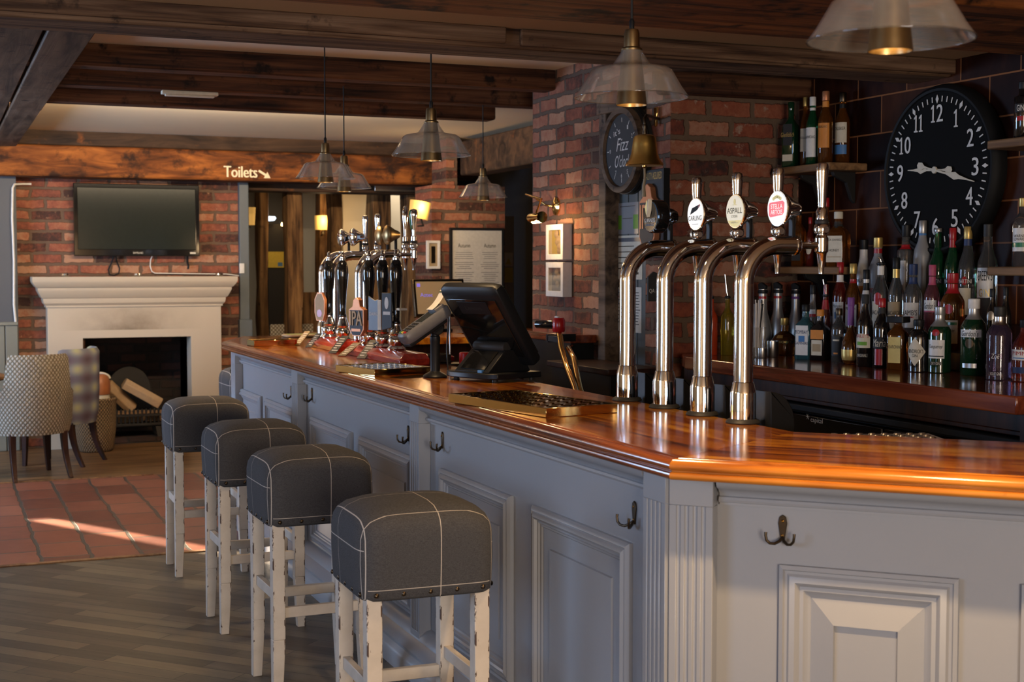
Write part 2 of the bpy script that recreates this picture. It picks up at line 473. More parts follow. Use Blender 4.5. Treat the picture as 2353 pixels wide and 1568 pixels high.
# ------------------------------------------------------------------ mesh helpers
I4 = Matrix.Identity(4)
class MB:
    def __init__(s): s.v, s.f = [], []
    def add(s, vs, fs, T=None):
        n = len(s.v)
        s.v += [tuple(T @ Vector(v)) if T else tuple(v) for v in vs]
        s.f += [tuple(i + n for i in f) for f in fs]
        return s
    def box(s, x0, x1, y0, y1, z0, z1, T=None):
        vs = [(x, y, z) for z in (z0, z1) for y in (y0, y1) for x in (x0, x1)]
        return s.add(vs, [(0, 2, 3, 1), (4, 5, 7, 6), (0, 1, 5, 4), (2, 6, 7, 3), (0, 4, 6, 2), (1, 3, 7, 5)], T)
    def taper(s, c0, h0, c1, h1, T=None):
        """four-sided bar from centre c0 (half sizes h0) to c1 (half sizes h1), along z"""
        vs = [(c[0] + a * h[0], c[1] + b * h[1], c[2]) for c, h in ((c0, h0), (c1, h1)) for b in (-1, 1) for a in (-1, 1)]
        return s.add(vs, [(0, 2, 3, 1), (4, 5, 7, 6), (0, 1, 5, 4), (2, 6, 7, 3), (0, 4, 6, 2), (1, 3, 7, 5)], T)
    def rings(s, rs, T=None, cap=True, closed=False):
        """rs: list of equal-length rings of 3D points"""
        n, k = len(rs[0]), len(rs)
        vs = [p for r in rs for p in r]
        fs = []
        for i in range(k if closed else k - 1):
            for j in range(n):
                a, b = i * n + j, i * n + (j + 1) % n
                c, d = ((i + 1) % k) * n + (j + 1) % n, ((i + 1) % k) * n + j
                fs.append((a, b, c, d))
        if cap and not closed:
            fs.append(tuple(range(n - 1, -1, -1)))
            fs.append(tuple(range((k - 1) * n, k * n)))
        return s.add(vs, fs, T)
    def lathe(s, prof, seg=24, T=None, cap=True):
        return s.rings([[(max(r, 1e-5) * math.cos(2 * PI * j / seg), max(r, 1e-5) * math.sin(2 * PI * j / seg), z) for j in range(seg)] for r, z in prof], T, cap)
    def loft(s, rs, seg=28, T=None, cap=True):
        """rs: (half x, half y, z, exponent)"""
        out = []
        for a, b, z, e in rs:
            ring = []
            for j in range(seg):
                t = 2 * PI * j / seg
                c, q = math.cos(t), math.sin(t)
                ring.append((a * math.copysign(abs(c) ** (2 / e), c), b * math.copysign(abs(q) ** (2 / e), q), z))
            out.append(ring)
        return s.rings(out, T, cap)
    def tube(s, pts, r, seg=10, T=None, cap=True):
        pts = [Vector(p) for p in pts]
        rs, up = [], None
        for i, p in enumerate(pts):
            d = ((pts[min(i + 1, len(pts) - 1)] - pts[max(i - 1, 0)])).normalized()
            if up is None:
                up = Vector((0, 0, 1)) if abs(d.z) < .9 else Vector((1, 0, 0))
            a = d.cross(up).normalized()
            up = a.cross(d).normalized()
            rr = r[i] if isinstance(r, (list, tuple)) else r
            rs.append([tuple(p + (a * math.cos(2 * PI * j / seg) + up * math.sin(2 * PI * j / seg)) * rr) for j in range(seg)])
        return s.rings(rs, T, cap)
    def prism(s, poly, z0, z1, T=None):
        n = len(poly)
        vs = [(x, y, z0) for x, y in poly] + [(x, y, z1) for x, y in poly]
        fs = [tuple(range(n - 1, -1, -1)), tuple(range(n, 2 * n))] + [(i, (i + 1) % n, n + (i + 1) % n, n + i) for i in range(n)]
        return s.add(vs, fs, T)
    def sweep(s, path, prof, T=None):
        """profile (outward offset, z) carried along a plan polyline with mitred corners; outward is to the right of travel"""
        P = [Vector(p) for p in path]
        rs = []
        for i, p in enumerate(P):
            ns = []
            if i > 0:
                d = (p - P[i - 1]).normalized(); ns.append(Vector((d.y, -d.x)))
            if i < len(P) - 1:
                d = (P[i + 1] - p).normalized(); ns.append(Vector((d.y, -d.x)))
            n = ns[0] if len(ns) == 1 else (ns[0] + ns[1]) / (1 + ns[0].dot(ns[1]))
            rs.append([(p.x + n.x * o, p.y + n.y * o, z) for o, z in prof])
        return s.rings(rs, T)
    def stack(s, rects, T=None, cap0=True):
        """concentric rectangles (u0,u1,v0,v1,w): a moulded frame with its field"""
        if not cap0:
            rs = [[(a, c, w), (b, c, w), (b, d, w), (a, d, w)] for a, b, c, d, w in rects]
            s.rings(rs, T, cap=False)
            n = len(s.v)
            s.f.append((n - 4, n - 3, n - 2, n - 1))
            return s
        rs = [[(a, c, w), (b, c, w), (b, d, w), (a, d, w)] for a, b, c, d, w in rects]
        return s.rings(rs, T, cap=True)
    def build(s, name, mat, parent=None, smooth=None, bevel=0, bseg=2, loc=None):
        me = bpy.data.meshes.new(name)
        me.from_pydata(s.v, [], s.f)
        bm = bmesh.new()
        bm.from_mesh(me)
        bmesh.ops.recalc_face_normals(bm, faces=bm.faces)
        bm.to_mesh(me)
        bm.free()
        me.materials.append(M[mat] if isinstance(mat, str) else mat)
        if smooth:
            me.shade_smooth()
            me.set_sharp_from_angle(angle=math.radians(smooth))
        o = bpy.data.objects.new(name, me)
        COL.objects.link(o)
        if parent: o.parent = parent
        if loc: o.location = loc
        if bevel:
            b = o.modifiers.new('bevel', 'BEVEL')
            b.width = bevel
            b.segments = bseg
            b.limit_method = 'ANGLE'
            b.angle_limit = math.radians(40)
            if not smooth:
                me.shade_smooth()
                me.set_sharp_from_angle(angle=math.radians(40))
            b.harden_normals = False
        return o

def TR(x=0, y=0, z=0, rx=0, ry=0, rz=0):
    return Matrix.Translation((x, y, z)) @ Matrix.Rotation(rz, 4, 'Z') @ Matrix.Rotation(ry, 4, 'Y') @ Matrix.Rotation(rx, 4, 'X')
def face(o, n, roll=0):
    """frame lying on a surface: local x to the reader's right, y up, z out of the surface along n"""
    n = Vector(n).normalized()
    r = Vector((0, 0, 1)).cross(n)
    r = r.normalized() if r.length > 1e-4 else Vector((1, 0, 0))
    u = n.cross(r)
    m = Matrix((r, u, n)).transposed().to_4x4()
    return Matrix.Translation(Vector(o)) @ m @ Matrix.Rotation(roll, 4, 'Z')
def ell(a, b, n=32, cx=0, cy=0, t0=0, t1=2 * PI):
    k = n if abs(t1 - t0) > 6.28 else n + 1
    return [(cx + a * math.cos(t0 + (t1 - t0) * i / n), cy + b * math.sin(t0 + (t1 - t0) * i / n)) for i in range(k)]
def rect(w, h, cx=0, cy=0): return [(cx - w / 2, cy - h / 2), (cx + w / 2, cy - h / 2), (cx + w / 2, cy + h / 2), (cx - w / 2, cy + h / 2)]

def tag(o, label, cat, group=None, kind=None):
    o['label'] = label
    o['category'] = cat
    if group: o['group'] = group
    if kind: o['kind'] = kind
    return o
def thing(name, label, cat, loc=(0, 0, 0), rz=0, group=None):
    o = bpy.data.objects.new(name, None)
    COL.objects.link(o)
    o.empty_display_size = .1
    o.location = loc
    o.rotation_euler = (0, 0, rz)
    return tag(o, label, cat, group)
def struct(o, label, cat): return tag(o, label, cat, None, 'structure')
def copy_tree(o, parent=None):
    c = o.copy()
    COL.objects.link(c)
    if parent: c.parent = parent
    for ch in list(o.children): copy_tree(ch, c)
    return c

# ------------------------------------------------------------------ lettering
WORDS = {}
def words(lst):
    tmp = []
    for q in lst:
        s, sh = q if isinstance(q, tuple) else (q, 0)
        c = bpy.data.curves.new('lettering', 'FONT')
        c.body = s
        c.align_x = 'CENTER'
        c.align_y = 'CENTER'
        c.shear = sh
        c.resolution_u = 3
        o = bpy.data.objects.new('lettering', c)
        COL.objects.link(o)
        tmp.append((s, o, c))
    dg = bpy.context.evaluated_depsgraph_get()
    dg.update()
    for s, o, c in tmp:
        me = bpy.data.meshes.new_from_object(o.evaluated_get(dg))
        vs = [v.co.copy() for v in me.vertices]
        fs = [tuple(p.vertices) for p in me.polygons]
        x0, x1 = min(v.x for v in vs), max(v.x for v in vs)
        y0, y1 = min(v.y for v in vs), max(v.y for v in vs)
        vs = [((v.x - (x0 + x1) / 2), (v.y - (y0 + y1) / 2)) for v in vs]
        WORDS[s] = (vs, fs, x1 - x0, y1 - y0)
        bpy.data.objects.remove(o)
        bpy.data.curves.remove(c)
        bpy.data.meshes.remove(me)
def put(mb, s, T, h=None, w=None, cx=0, cy=0, off=.0006, bend=None, bold=0):
    vs, fs, tw, thh = WORDS[s]
    sx = sy = None
    if h: sy = h / thh
    if w: sx = w / tw
    sx = sx or sy
    sy = sy or sx
    out = []
    for x, y in vs:
        x, y = x * sx + cx, y * sy + cy
        if bend:
            a = x / bend
            out.append((bend * math.sin(a), y, bend * math.cos(a) - bend + off))
        else:
            out.append((x, y, off))
    mb.add(out, fs, T)
    if bold:
        mb.add([(x + bold, y, z + .0004) for x, y, z in out], fs, T)
    return mb
def lettering(s, T, mat, parent, h=None, w=None, **k):
    return put(MB(), s, T, h, w, **k).build('lettering', mat, parent)

words(['Toilets', 'SAMSUNG', 'QUALITY ASSURED', 'IPA', 'PA', 'DARK', ('Fizz', .3), ("O'clock", .3), "it's", 'Autumn', 'GUINNESS', 'EXTRA COLD', 'CARLING', 'ASPALL', 'CYDER',
       'STELLA', 'ARTOIS', 'BACARDI', "LAMB'S", 'NAVY RUM', 'RUM', ("Gordon's", .25), 'MARTINI', "GREEN'S", 'GIN', 'BAILEYS', 'ORIGINAL', ('Maria', .25), 'DISARONNO', "HENDRICK'S",
       ('Tanqueray', .3), 'DRY GIN', ('Zoë', .2), 'VIOLET GIN', 'BOMBAY', 'SAPPHIRE', ('Glenfiddich', .1), 'LAPHROAIG', 'MACALLAN', 'TALISKER', 'HIGHLAND', "JACK DANIEL'S", 'HONEY', 'FOUR ROSES',
       "PIMM'S", ('Morgan', .1), 'MALIBU', 'ARCHERS', 'WARNER', 'EDWARDS', 'capital', 'Aztec', 'Lenovo', 'CHAMBORD', 'WHISKEY', 'QA APP', 'Alc 4.5% vol', '12', '1', '2', '3', '4', '5', '6', '7', '8', '9', '0'])

# ------------------------------------------------------------------ the setting
YW = 12.6            # fireplace wall
XT = 4.1             # tiled wall behind the back bar
XS, YP = 3.354, 6.05  # brick pier corner
YN = 7.75            # far end of the pier's side
# floors
struct(MB().box(-2.6, 5.2, -3.0, 7.66, -.1, 0).build('floor', 'floor'), 'worn grey brown herringbone boards in front of the bar', 'floor')
struct(MB().box(-2.6, 5.2, 7.66, 10.62, -.1, 0).build('floor', 'floor_tile'), 'terracotta tiled strip of floor between two timber floors', 'floor')
struct(MB().box(-2.6, 7.0, 10.62, 17.0, -.1, 0).build('floor', 'floor_far'), 'brown floorboards in front of the fireplace', 'floor')
struct(MB().box(-2.6, 1.5, 7.635, 7.675, 0, .006).build('trim_1', 'shelf'), 'pale timber strip where boards meet terracotta tiles', 'trim')
struct(MB().box(-2.6, 1.5, 10.60, 10.64, 0, .006).build('trim_2', 'shelf'), 'pale timber strip between terracotta tiles and far boards', 'trim')
# ceilings
struct(MB().box(-2.6, 4.3, -3.0, 5.10, 2.46, 2.56).build('ceiling', 'ceil'), 'low tan plaster ceiling over the near end of the bar', 'ceiling')
struct(MB().box(-2.6, 7.0, 5.10, 17.0, 2.70, 2.80).build('ceiling', 'plaster'), 'cream plaster ceiling between the far joists', 'ceiling')

# fireplace wall with firebox opening (dx0..dx1)
def wall_open(mb, x0, x1, y0, y1, z0, z1, o0, o1, oz0, oz1):
    mb.box(x0, o0, y0, y1, z0, z1).box(o1, x1, y0, y1, z0, z1).box(o0, o1, y0, y1, oz1, z1)
    if oz0 > z0: mb.box(o0, o1, y0, y1, z0, oz0)
    return mb
xl = at(38, 600, Y=YW).x
xr = at(550, 600, Y=YW).x
fx0, fx1 = at(190, 800, Y=YW).x + .02, at(440, 800, Y=YW).x - .02
fz = at(300, 776, Y=YW - .2).z
struct(wall_open(MB(), xl, xr, YW, YW + .5, 0, 2.70, fx0, fx1, 0, fz).build('wall_back', 'brick_fire'), 'red brick chimney wall behind the television', 'wall')
fb = MB().box(fx0 - .1, fx1 + .1, YW + .5, YW + .6, 0, fz + .3)
struct(fb.build('wall_firebox_back', 'brick_soot'), 'sooty brick back of the firebox', 'wall')
struct(MB().box(fx0 - .1, fx0, YW + .02, YW + .5, 0, fz).box(fx1, fx1 + .1, YW + .02, YW + .5, 0, fz).build('wall_firebox_side', 'brick_soot_y'), 'sooty brick cheeks of the firebox', 'wall')
struct(MB().box(fx0 - .02, fx1 + .02, YW - .02, YW + .5, 0, .05).build('trim_3', 'brick_soot'), 'low dark hearth under the fire grate', 'hearth')
# left recess: blue-grey wall with a tall window slot, and sage dado below
sx0, sx1 = -1.62, -1.40
wl = MB()
wall_open(wl, -2.6, xl, YW - .12, YW + .1, 0, 2.70, sx0, sx1, 1.50, 2.25)
struct(wl.build('wall_recess', 'bluewall'), 'blue grey painted wall left of the chimney bricks', 'wall')
zd = at(20, 748, Y=YW - .13).z
db = MB()
x = -2.6
while x < xl - .01:
    w = min(.105, xl - .005 - x)
    db.box(x + .004, x + w - .004, YW - .145, YW - .12, .0, zd)
    x += .105
db.box(-2.6, xl - .005, YW - .16, YW - .12, zd, zd + .03)
struct(db.build('wall_dado', 'dado', bevel=.004), 'sage green boarded dado below the blue grey wall', 'wall')
# left wall with three daylight windows, wall behind the camera
WIN = [(1.5, 3.1), (8.7, 10.9)]
lw = MB()
ys = [-3.0] + [q for w in WIN for q in w] + [YW + .1]
for i in range(0, len(ys), 2): lw.box(-2.6, -2.45, ys[i], ys[i + 1], 0, 2.70)
for a, b in WIN: lw.box(-2.6, -2.45, a, b, 0, .85).box(-2.6, -2.45, a, b, 2.2, 2.70)
struct(lw.build('wall_left', 'plaster'), 'plaster wall with windows at the left of the room', 'wall')
for i, (a, b) in enumerate(WIN):
    f = MB()
    f.box(-2.56, -2.47, a, a + .05, .85, 2.2).box(-2.56, -2.47, b - .05, b, .85, 2.2).box(-2.56, -2.47, a, b, .85, .9).box(-2.56, -2.47, a, b, 2.15, 2.2)
    f.box(-2.53, -2.50, (a + b) / 2 - .02, (a + b) / 2 + .02, .9, 2.15).box(-2.53, -2.50, a + .05, b - .05, 1.5, 1.53)
    struct(f.build('window_%d' % (i + 1), 'white'), 'white casement window in the left wall', 'window')
struct(wall_open(MB(), -2.6, 4.3, -3.1, -3.0, 0, 2.56, -.7, .9, .45, 2.15).build('wall_front', 'plaster'), 'plaster wall behind the viewpoint', 'wall')
# tiled wall, brick pier
struct(MB().box(XT, XT + .2, -3.0, YP + .02, 0, 2.75).build('wall_right', 'tile'), 'glossy dark brown tiled wall behind the bottles', 'wall')
pier = MB().box(XS + .002, XT + .2, YP, YP + .25, 0, 2.70)
struct(pier.build('wall_pier', 'brick_pier'), 'red brick pier facing the bar beside the bottles', 'wall')
dY0, dY1 = 6.30, 6.74     # boarded door in the pier's side
side = MB().box(XS, XS + .3, YP + .002, dY0, 0, 2.70).box(XS, XS + .3, dY1 + .085, YN, 0, 2.70).box(XS, XS + .3, dY0, dY1 + .085, 2.42, 2.70)
struct(side.build('wall_side', 'brick_side'), 'red brick wall with the picture lamp and barrel clock', 'wall')
dd = thing('door_1', 'grey green boarded door with notices between the brick walls', 'door', (XS, 0, 0)); dd['kind'] = 'structure'
b = MB()
for i in range(4):
    w = (dY1 - dY0) / 4
    b.box(.07, .10, dY0 + i * w + .004, dY0 + (i + 1) * w - .004, 0, 2.38)
b.box(.085, .11, dY0, dY1, 0, 2.38)
b.build('board_panel', 'greydoor', dd, bevel=.003)
MB().box(-.012, .12, dY1, dY1 + .085, 0, 2.42).box(-.02, .12, dY0 - .01, dY1 + .1, 2.38, 2.49).build('door_frame', 'beam_y', dd, bevel=.006)

# big timbers under the ceiling
def beam(n, x0, x1, y0, y1, z0, z1, mat, label, bev=.015):
    struct(MB().box(x0, x1, y0, y1, z0, z1).build('trim_%d' % n, mat, bevel=bev), label, 'beam')
beam(4, -2.6, 4.1, 3.30, 4.03, 2.335, 2.50, 'beam_near', 'warm dark ceiling beam nearest the viewpoint')
beam(5, -2.6, 4.1, 4.89, 5.15, 2.385, 2.72, 'beam_long', 'long ceiling beam with plank face crossing above the bar')
struct(MB().box(-2.6, 2.0, 4.865, 4.891, 2.40, 2.462).box(2.06, 4.1, 4.868, 4.891, 2.395, 2.458).build('trim_6', 'beam_long', bevel=.006), 'thin planks nailed along the long ceiling beam', 'beam')
JY = [(7.42, 'first dark joist beyond the long ceiling beam'), (8.24, 'second dark joist carrying the strip lamp'), (9.10, 'third dark joist ending short of the brick wall')]
for i, (y, lb) in enumerate(JY):
    beam(7 + i, -2.6, (4.1 if i == 0 else XS + .6 if i == 1 else at(1140, 262, Y=y).x), y, y + .16, 2.585, 2.71, 'beam', lb)
# lintel over the fireplace: lower board coloured with an orange glow, darker upper board
lz0, lz1 = at(500, 414, Y=YW - .3).z, at(500, 345, Y=YW - .3).z
lz2 = at(500, 309, Y=YW - .28).z
lxe = at(1022, 420, Y=YW - .3).x
lin = thing('trim_10', 'orange stained lintel beam over the television with painted toilets sign', 'beam', (0, 0, 0)); lin['kind'] = 'structure'
MB().box(-2.6, lxe, YW - .30, YW + .05, lz0, lz1).build('lower_board', 'lintel', lin, bevel=.02)
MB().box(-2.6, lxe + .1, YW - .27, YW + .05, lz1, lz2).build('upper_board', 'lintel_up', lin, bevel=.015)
Tl = face((0, YW - .3, 0), (0, -1, 0))
p0, p1 = at(514, 395, Y=YW - .302), at(590, 395, Y=YW - .302)
lettering('Toilets', face(((p0 + p1) / 2), (0, -1, 0)), 'signpaint', lin, h=.098, w=(p1 - p0).x, bold=.006)
pa = at(608, 401, Y=YW - .302)
MB().prism([(-.062, .01), (.01, .01), (.01, .032), (.062, 0), (.01, -.032), (.01, -.010), (-.062, -.010)], 0, .001, face(pa, (0, -1, 0), -.55)).build('arrow', 'signpaint', lin)
# wall over the lintel
struct(MB().box(-2.6, 4.6, YW, YW + .1, lz2 - .05, 2.70).build('wall_overlintel', 'plaster'), 'strip of cream plaster above the lintel beam', 'wall')
# planked beam running away on the left
lb0, lb1 = at(40, 330, Z=2.57).x, at(0, 150, Z=2.57).x
beam(11, .47, .66, 5.15, YW - .29, 2.555, 2.71, 'beam_y', 'right hand plank of the grey boxed timber running to the lintel', .006)
beam(12, .27, .455, 5.15, YW - .29, 2.565, 2.71, 'beam_y', 'left hand plank of the grey boxed timber running to the lintel', .006)
struct(MB().box(-.35, .255, 5.15, YW - .29, 2.60, 2.71).build('trim_13', 'plaster'), 'cream boxing beside the grey planked timber', 'beam')
# timber over the pier and beam down to the toilets corridor
beam(14, XS - .06, XT, YP - .12, YP + .05, at(1680, 225, Y=YP).z, 2.70, 'beam', 'dark timber bearing on the brick pier above the bell')
beam(15, 3.2, XT, 5.15, YP - .1, 2.50, 2.70, 'beam_y', 'shadowed timber between long beam and brick pier', .01)
YC = 11.6            # brick column carrying the menu
cx0, cx1 = at(992, 520, Y=YC).x, at(1160, 520, Y=YC).x
cz = at(1100, 428, Y=YC).z
struct(MB().box(cx0, cx1, YC, YC + .45, 0, cz).box(at(1027, 350, Y=YC).x, at(1052, 350, Y=YC).x, YC + .02, YC + .4, cz - .01, 2.70).build('wall_column', 'brick_fire'), 'brick column with the framed menu', 'wall')
bx = at(1060, 325, Z=2.66).x
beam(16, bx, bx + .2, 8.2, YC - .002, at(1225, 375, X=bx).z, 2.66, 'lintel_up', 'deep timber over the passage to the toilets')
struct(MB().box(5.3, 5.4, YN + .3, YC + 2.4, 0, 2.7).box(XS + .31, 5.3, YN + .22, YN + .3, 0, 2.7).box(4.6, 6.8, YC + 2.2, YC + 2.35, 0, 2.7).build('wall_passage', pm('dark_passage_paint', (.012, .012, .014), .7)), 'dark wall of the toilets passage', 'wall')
# far room seen through the opening
struct(MB().box(2.0, 7.0, 16.6, 16.7, 0, 2.70).build('wall_farroom', 'palewall'), 'pale back wall of the room beyond the opening', 'wall')
struct(MB().box(1.9, 2.0, YW + .62, 16.7, 0, 2.70).build('wall_farroom_left', 'palewall'), 'left wall of the room beyond the opening', 'wall')
struct(MB().box(6.9, 7.0, YW, 16.7, 0, 2.70).build('wall_farroom_right', 'palewall'), 'right wall of the room beyond the opening', 'wall')
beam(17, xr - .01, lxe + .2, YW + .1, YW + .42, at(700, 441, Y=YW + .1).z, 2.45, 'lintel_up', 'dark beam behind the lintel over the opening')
struct(MB().box(at(860, 440, Y=YW + .05).x, at(988, 440, Y=YW + .05).x, YW + .03, YW + .06, at(920, 441, Y=YW + .05).z, at(920, 427, Y=YW + .05).z).build('trim_18', 'steel', bevel=.004), 'pale metal strip above the far opening', 'trim')
# blue-grey door post at the end of the chimney wall
px0, px1 = at(551, 600, Y=YW - .06).x, at(573, 600, Y=YW - .06).x
dp = MB().box(px0, px1, YW - .06, YW + .5, 0, lz0)
dp.box(px0 - .01, px1 + .02, YW - .08, YW + .5, 0, at(560, 735, Y=YW - .08).z)
struct(dp.build('trim_19', paint('slate_blue_paint', (.095, .115, .13), .5), bevel=.006), 'slate blue painted post beside the far opening', 'post')
for i, (xa, xb, yy, lb) in enumerate(((597, 617, 14.6, 'timber post farthest left beyond the opening'), (663, 696, 12.9, 'rough split timber post standing in the opening'), (736, 757, 14.4, 'timber post carrying the small wall lamp'), (763, 788, 13.6, 'broad timber post right of the small wall lamp'), (856, 898, 13.2, 'grey brown timber post behind the far beer taps'), (936, 968, 12.9, 'dark timber post left of the brick column'))):
    a, c = at(xa, 600, Y=yy).x, at(xb, 600, Y=yy).x
    mb = MB()
    rs = []
    for k in range(9):
        z = 2.7 * k / 8
        j = lambda: random.uniform(-.012, .012)
        rs.append([(a + j(), yy + j(), z), (c + j(), yy + j(), z), (c + j(), yy + .22, z), (a + j(), yy + .22, z)])
    mb.rings(rs)
    struct(mb.build('trim_%d' % (20 + i), 'post', bevel=.012), lb, 'post')
beam(26, 2.2, 5.5, 13.5, 13.7, 2.45, 2.70, 'beam', 'cross beam in the room beyond the opening')
# ------------------------------------------------------------------ the bar
ZT = 1.10
LX, LY, LF = 1.637, 2.95, 8.64        # lip corner, far end
S2 = math.sqrt(.5)
CL = 1.75                             # length of the angled end
CE = (LX + CL * S2, LY - CL * S2)
BX = 2.235                            # rear edge of the counter
BS = 5.545                            # rear edge of the angled end: x + y
EI = (BX, BS - BX)
ER = (BS / 2 + (CE[0] - CE[1]) / 2, BS / 2 - (CE[0] - CE[1]) / 2)
top = thing('bar_countertop', 'glossy orange brown timber countertop of the bar with moulded edge', 'countertop', (0, 0, 0))
i0 = .035
ic = (LX + i0, LY + i0 * math.tan(PI / 8))
FE = (1.87, 9.20)
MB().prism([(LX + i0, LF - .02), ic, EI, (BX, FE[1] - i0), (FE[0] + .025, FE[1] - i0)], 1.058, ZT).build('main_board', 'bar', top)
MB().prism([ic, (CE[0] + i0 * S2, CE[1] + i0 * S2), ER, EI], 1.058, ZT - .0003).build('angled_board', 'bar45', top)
MB().prism([(BX, 8.55), (3.33, 8.55), (3.33, FE[1] - i0), (BX, FE[1] - i0)], 1.058, ZT - .0005).build('return_board', 'bar', top)
prof = [(-.05, 1.058), (-.05, 1.1), (-.036, 1.1005), (-.033, 1.098), (-.024, 1.1005), (-.012, 1.098), (-.003, 1.091), (0, 1.083), (-.003, 1.0755), (-.010, 1.0725), (-.010, 1.069), (-.002, 1.066), (0, 1.060), (-.003, 1.053), (-.008, 1.050), (-.05, 1.050)]
# outward is on the right of travel: run far -> corner
def lipseg(path, mat):
    MB().sweep(path, prof).build('edge_moulding', mat, top, smooth=50)
def mitre_cut(p, q, r):  # joint point of two straight edges
    return q
path_all = [(3.33, FE[1]), FE, (LX, LF), (LX, LY), CE]
mb = MB()
P = [Vector(p) for p in path_all]
def offs(i, o):
    p = P[i]; ns = []
    if i > 0: d = (p - P[i - 1]).normalized(); ns.append(Vector((-d.y, d.x)) * -1)
    if i < len(P) - 1: d = (P[i + 1] - p).normalized(); ns.append(Vector((-d.y, d.x)) * -1)
    n = ns[0] if len(ns) == 1 else (ns[0] + ns[1]) / (1 + ns[0].dot(ns[1]))
    return p + n * o
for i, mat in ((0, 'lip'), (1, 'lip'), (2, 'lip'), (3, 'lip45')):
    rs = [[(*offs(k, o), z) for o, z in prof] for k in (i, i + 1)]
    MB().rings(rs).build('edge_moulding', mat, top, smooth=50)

bar = thing('bar_counter', 'blue grey painted panelled bar with fluted pilasters', 'bar', (0, 0, 0))
XP = 1.742
# frames: local x along the front (reader's right), y up, z outward
def FR(o, n): return face(o, n)
TM = face((XP, 0, 0), (-1, 0, 0))          # u = -y
n45 = Vector((-S2, -S2, 0))
off = XP - LX
off45 = .174
o45 = Vector((LX, LY, 0)) - n45 * off45      # a point on the angled panel plane
T45 = face(o45, n45)
# carcass boards behind everything
MB().box(-LF + .06, -LY - .12, 0, 1.049, -.03, 0, TM).build('backing_board', 'paint', bar)
MB().box(.02, CL, 0, 1.049, -.03, 0, T45).build('backing_board', 'paint', bar)
MB().box(LX + .12, BX - .02, LF - .10, LF - .07, 0, 1.049).build('end_board', 'paint', bar)
def panel(u0, u1, v0, v1, T, big=False):
    g = lambda d, w: (u0 + d, u1 - d, v0 + d, v1 - d, w)
    if not big:
        R = [g(0, 0), g(0, .012), g(.006, .018), g(.013, .021), g(.017, .017), g(.021, .021), g(.030, .026), g(.037, .022), g(.041, .013), g(.047, .013), g(.051, .007), g(.058, .005), g(.062, .0006), g(.118, .001), g(.121, .0065)]
    else:
        R = [g(0, 0), g(0, .014), g(.010, .018), g(.013, .012), g(.020, .012), g(.026, .018), g(.040, .022), g(.046, .016), g(.050, .010), g(.060, .012), g(.066, .006), g(.074, .003), g(.077, .0006), g(.136, .026), g(.1385, .016)]
    MB().stack(R, T, False).build('panel', 'paint', bar, smooth=25)
zt0 = .815
for a, c in ((8.69, 7.95), (7.83, 7.12), (6.79, 6.07), (5.93, 5.19), (4.87, 4.18), (4.00, 3.335)):
    panel(-a, -c, .19, zt0, TM)
cv = [(0, 0), (.012, 0), (.012, .006), (.020, .008), (.023, .014), (.020, .020), (.012, .022), (.016, .030), (.028, .040), (.044, .046), (.050, .056), (.050, .075), (0, .075)]
def cornice(u0, u1, T):   # profile in (outward, up), run along u
    mb = MB()
    mb.rings([[(u, .970 + b * 1.05, w) for w, b in cv] for u in (u0, u1)], T)
    mb.build('cornice', 'paint', bar, smooth=40)
for a, c in ((8.57, 7.05), (6.91, 5.12), (5.0, 3.195)): cornice(-a, -c, TM)
def pilaster(u0, u1, T, dep, nfl=4):
    w = u1 - u0
    m = w * .12
    pts = [(u0, 0), (u0, dep)]
    sp = (w - 2 * m) / nfl
    for k in range(nfl):
        c = u0 + m + sp * (k + .5)
        r = sp * .24
        pts += [(c + r * math.cos(PI - PI * j / 6), dep - r * .8 * math.sin(PI * j / 6)) for j in range(7)]
    pts += [(u1, dep), (u1, 0)]
    Tz = T @ Matrix(((1, 0, 0, 0), (0, 0, 1, 0), (0, 1, 0, 0), (0, 0, 0, 1)))
    mb = MB().prism(pts, .16, .968, Tz)
    mb.box(u0, u1, .968, 1.0495, 0, dep, T).box(u0 - .0, u1, 0, .16, 0, dep + .0, T)
    mb.build('pilaster', 'paint', bar, bevel=.0015, bseg=1)
dep = .048
pilaster(-8.62, -8.50, TM, dep)
pilaster(-7.045, -6.915, TM, dep)
pilaster(-5.115, -5.005, TM, dep)
pilaster(-3.19, -(LX + LY + (off45 - dep) / S2 - (XP - dep)) + .0, TM, dep)
uc0 = (off - dep) * math.tan(PI / 8) * -1 + off * math.tan(PI / 8) - .0
# angled end: pilaster, hook panel
def u45(px, py): return (T45.inverted() @ at_plane(px, py)).x
def at_plane(px, py, w=0.0):
    r = FW + RT * ((px - CX) / F) + UP * (-(py - CY) / F)
    o = o45 + n45 * w
    t = (o - Vector((0, 0, H))).dot(n45) / r.dot(n45)
    return Vector((0, 0, H)) + r * t
q0 = (T45.inverted() @ at_plane(1537, 1200, dep)).x
q1 = (T45.inverted() @ at_plane(1638, 1200, dep)).x
pilaster(q0, q1, T45, dep)
cornice(q1 + .008, CL - .05, T45)
a0, a1 = u45(1793, 1310), u45(2204, 1330)
vt = (T45.inverted() @ at_plane(1793, 1296)).y
panel(a0, a1, .10, vt, T45, True)
panel(a1 + .14, a1 + .14 + (a1 - a0), .10, vt, T45, True)
# moulded plinth
pl = [(0, 0), (.11, 0), (.11, .06), (.104, .07), (.09, .085), (.094, .10), (.07, .12), (.05, .13), (.045, .145), (.02, .165), (0, .17)]
def plinth(u0, u1, T): MB().rings([[(u, b, w) for w, b in pl] for u in (u0, u1)], T).build('plinth', 'paint', bar, smooth=40)
plinth(-LF + .02, -LY - .06, TM)
plinth(.04, CL, T45)

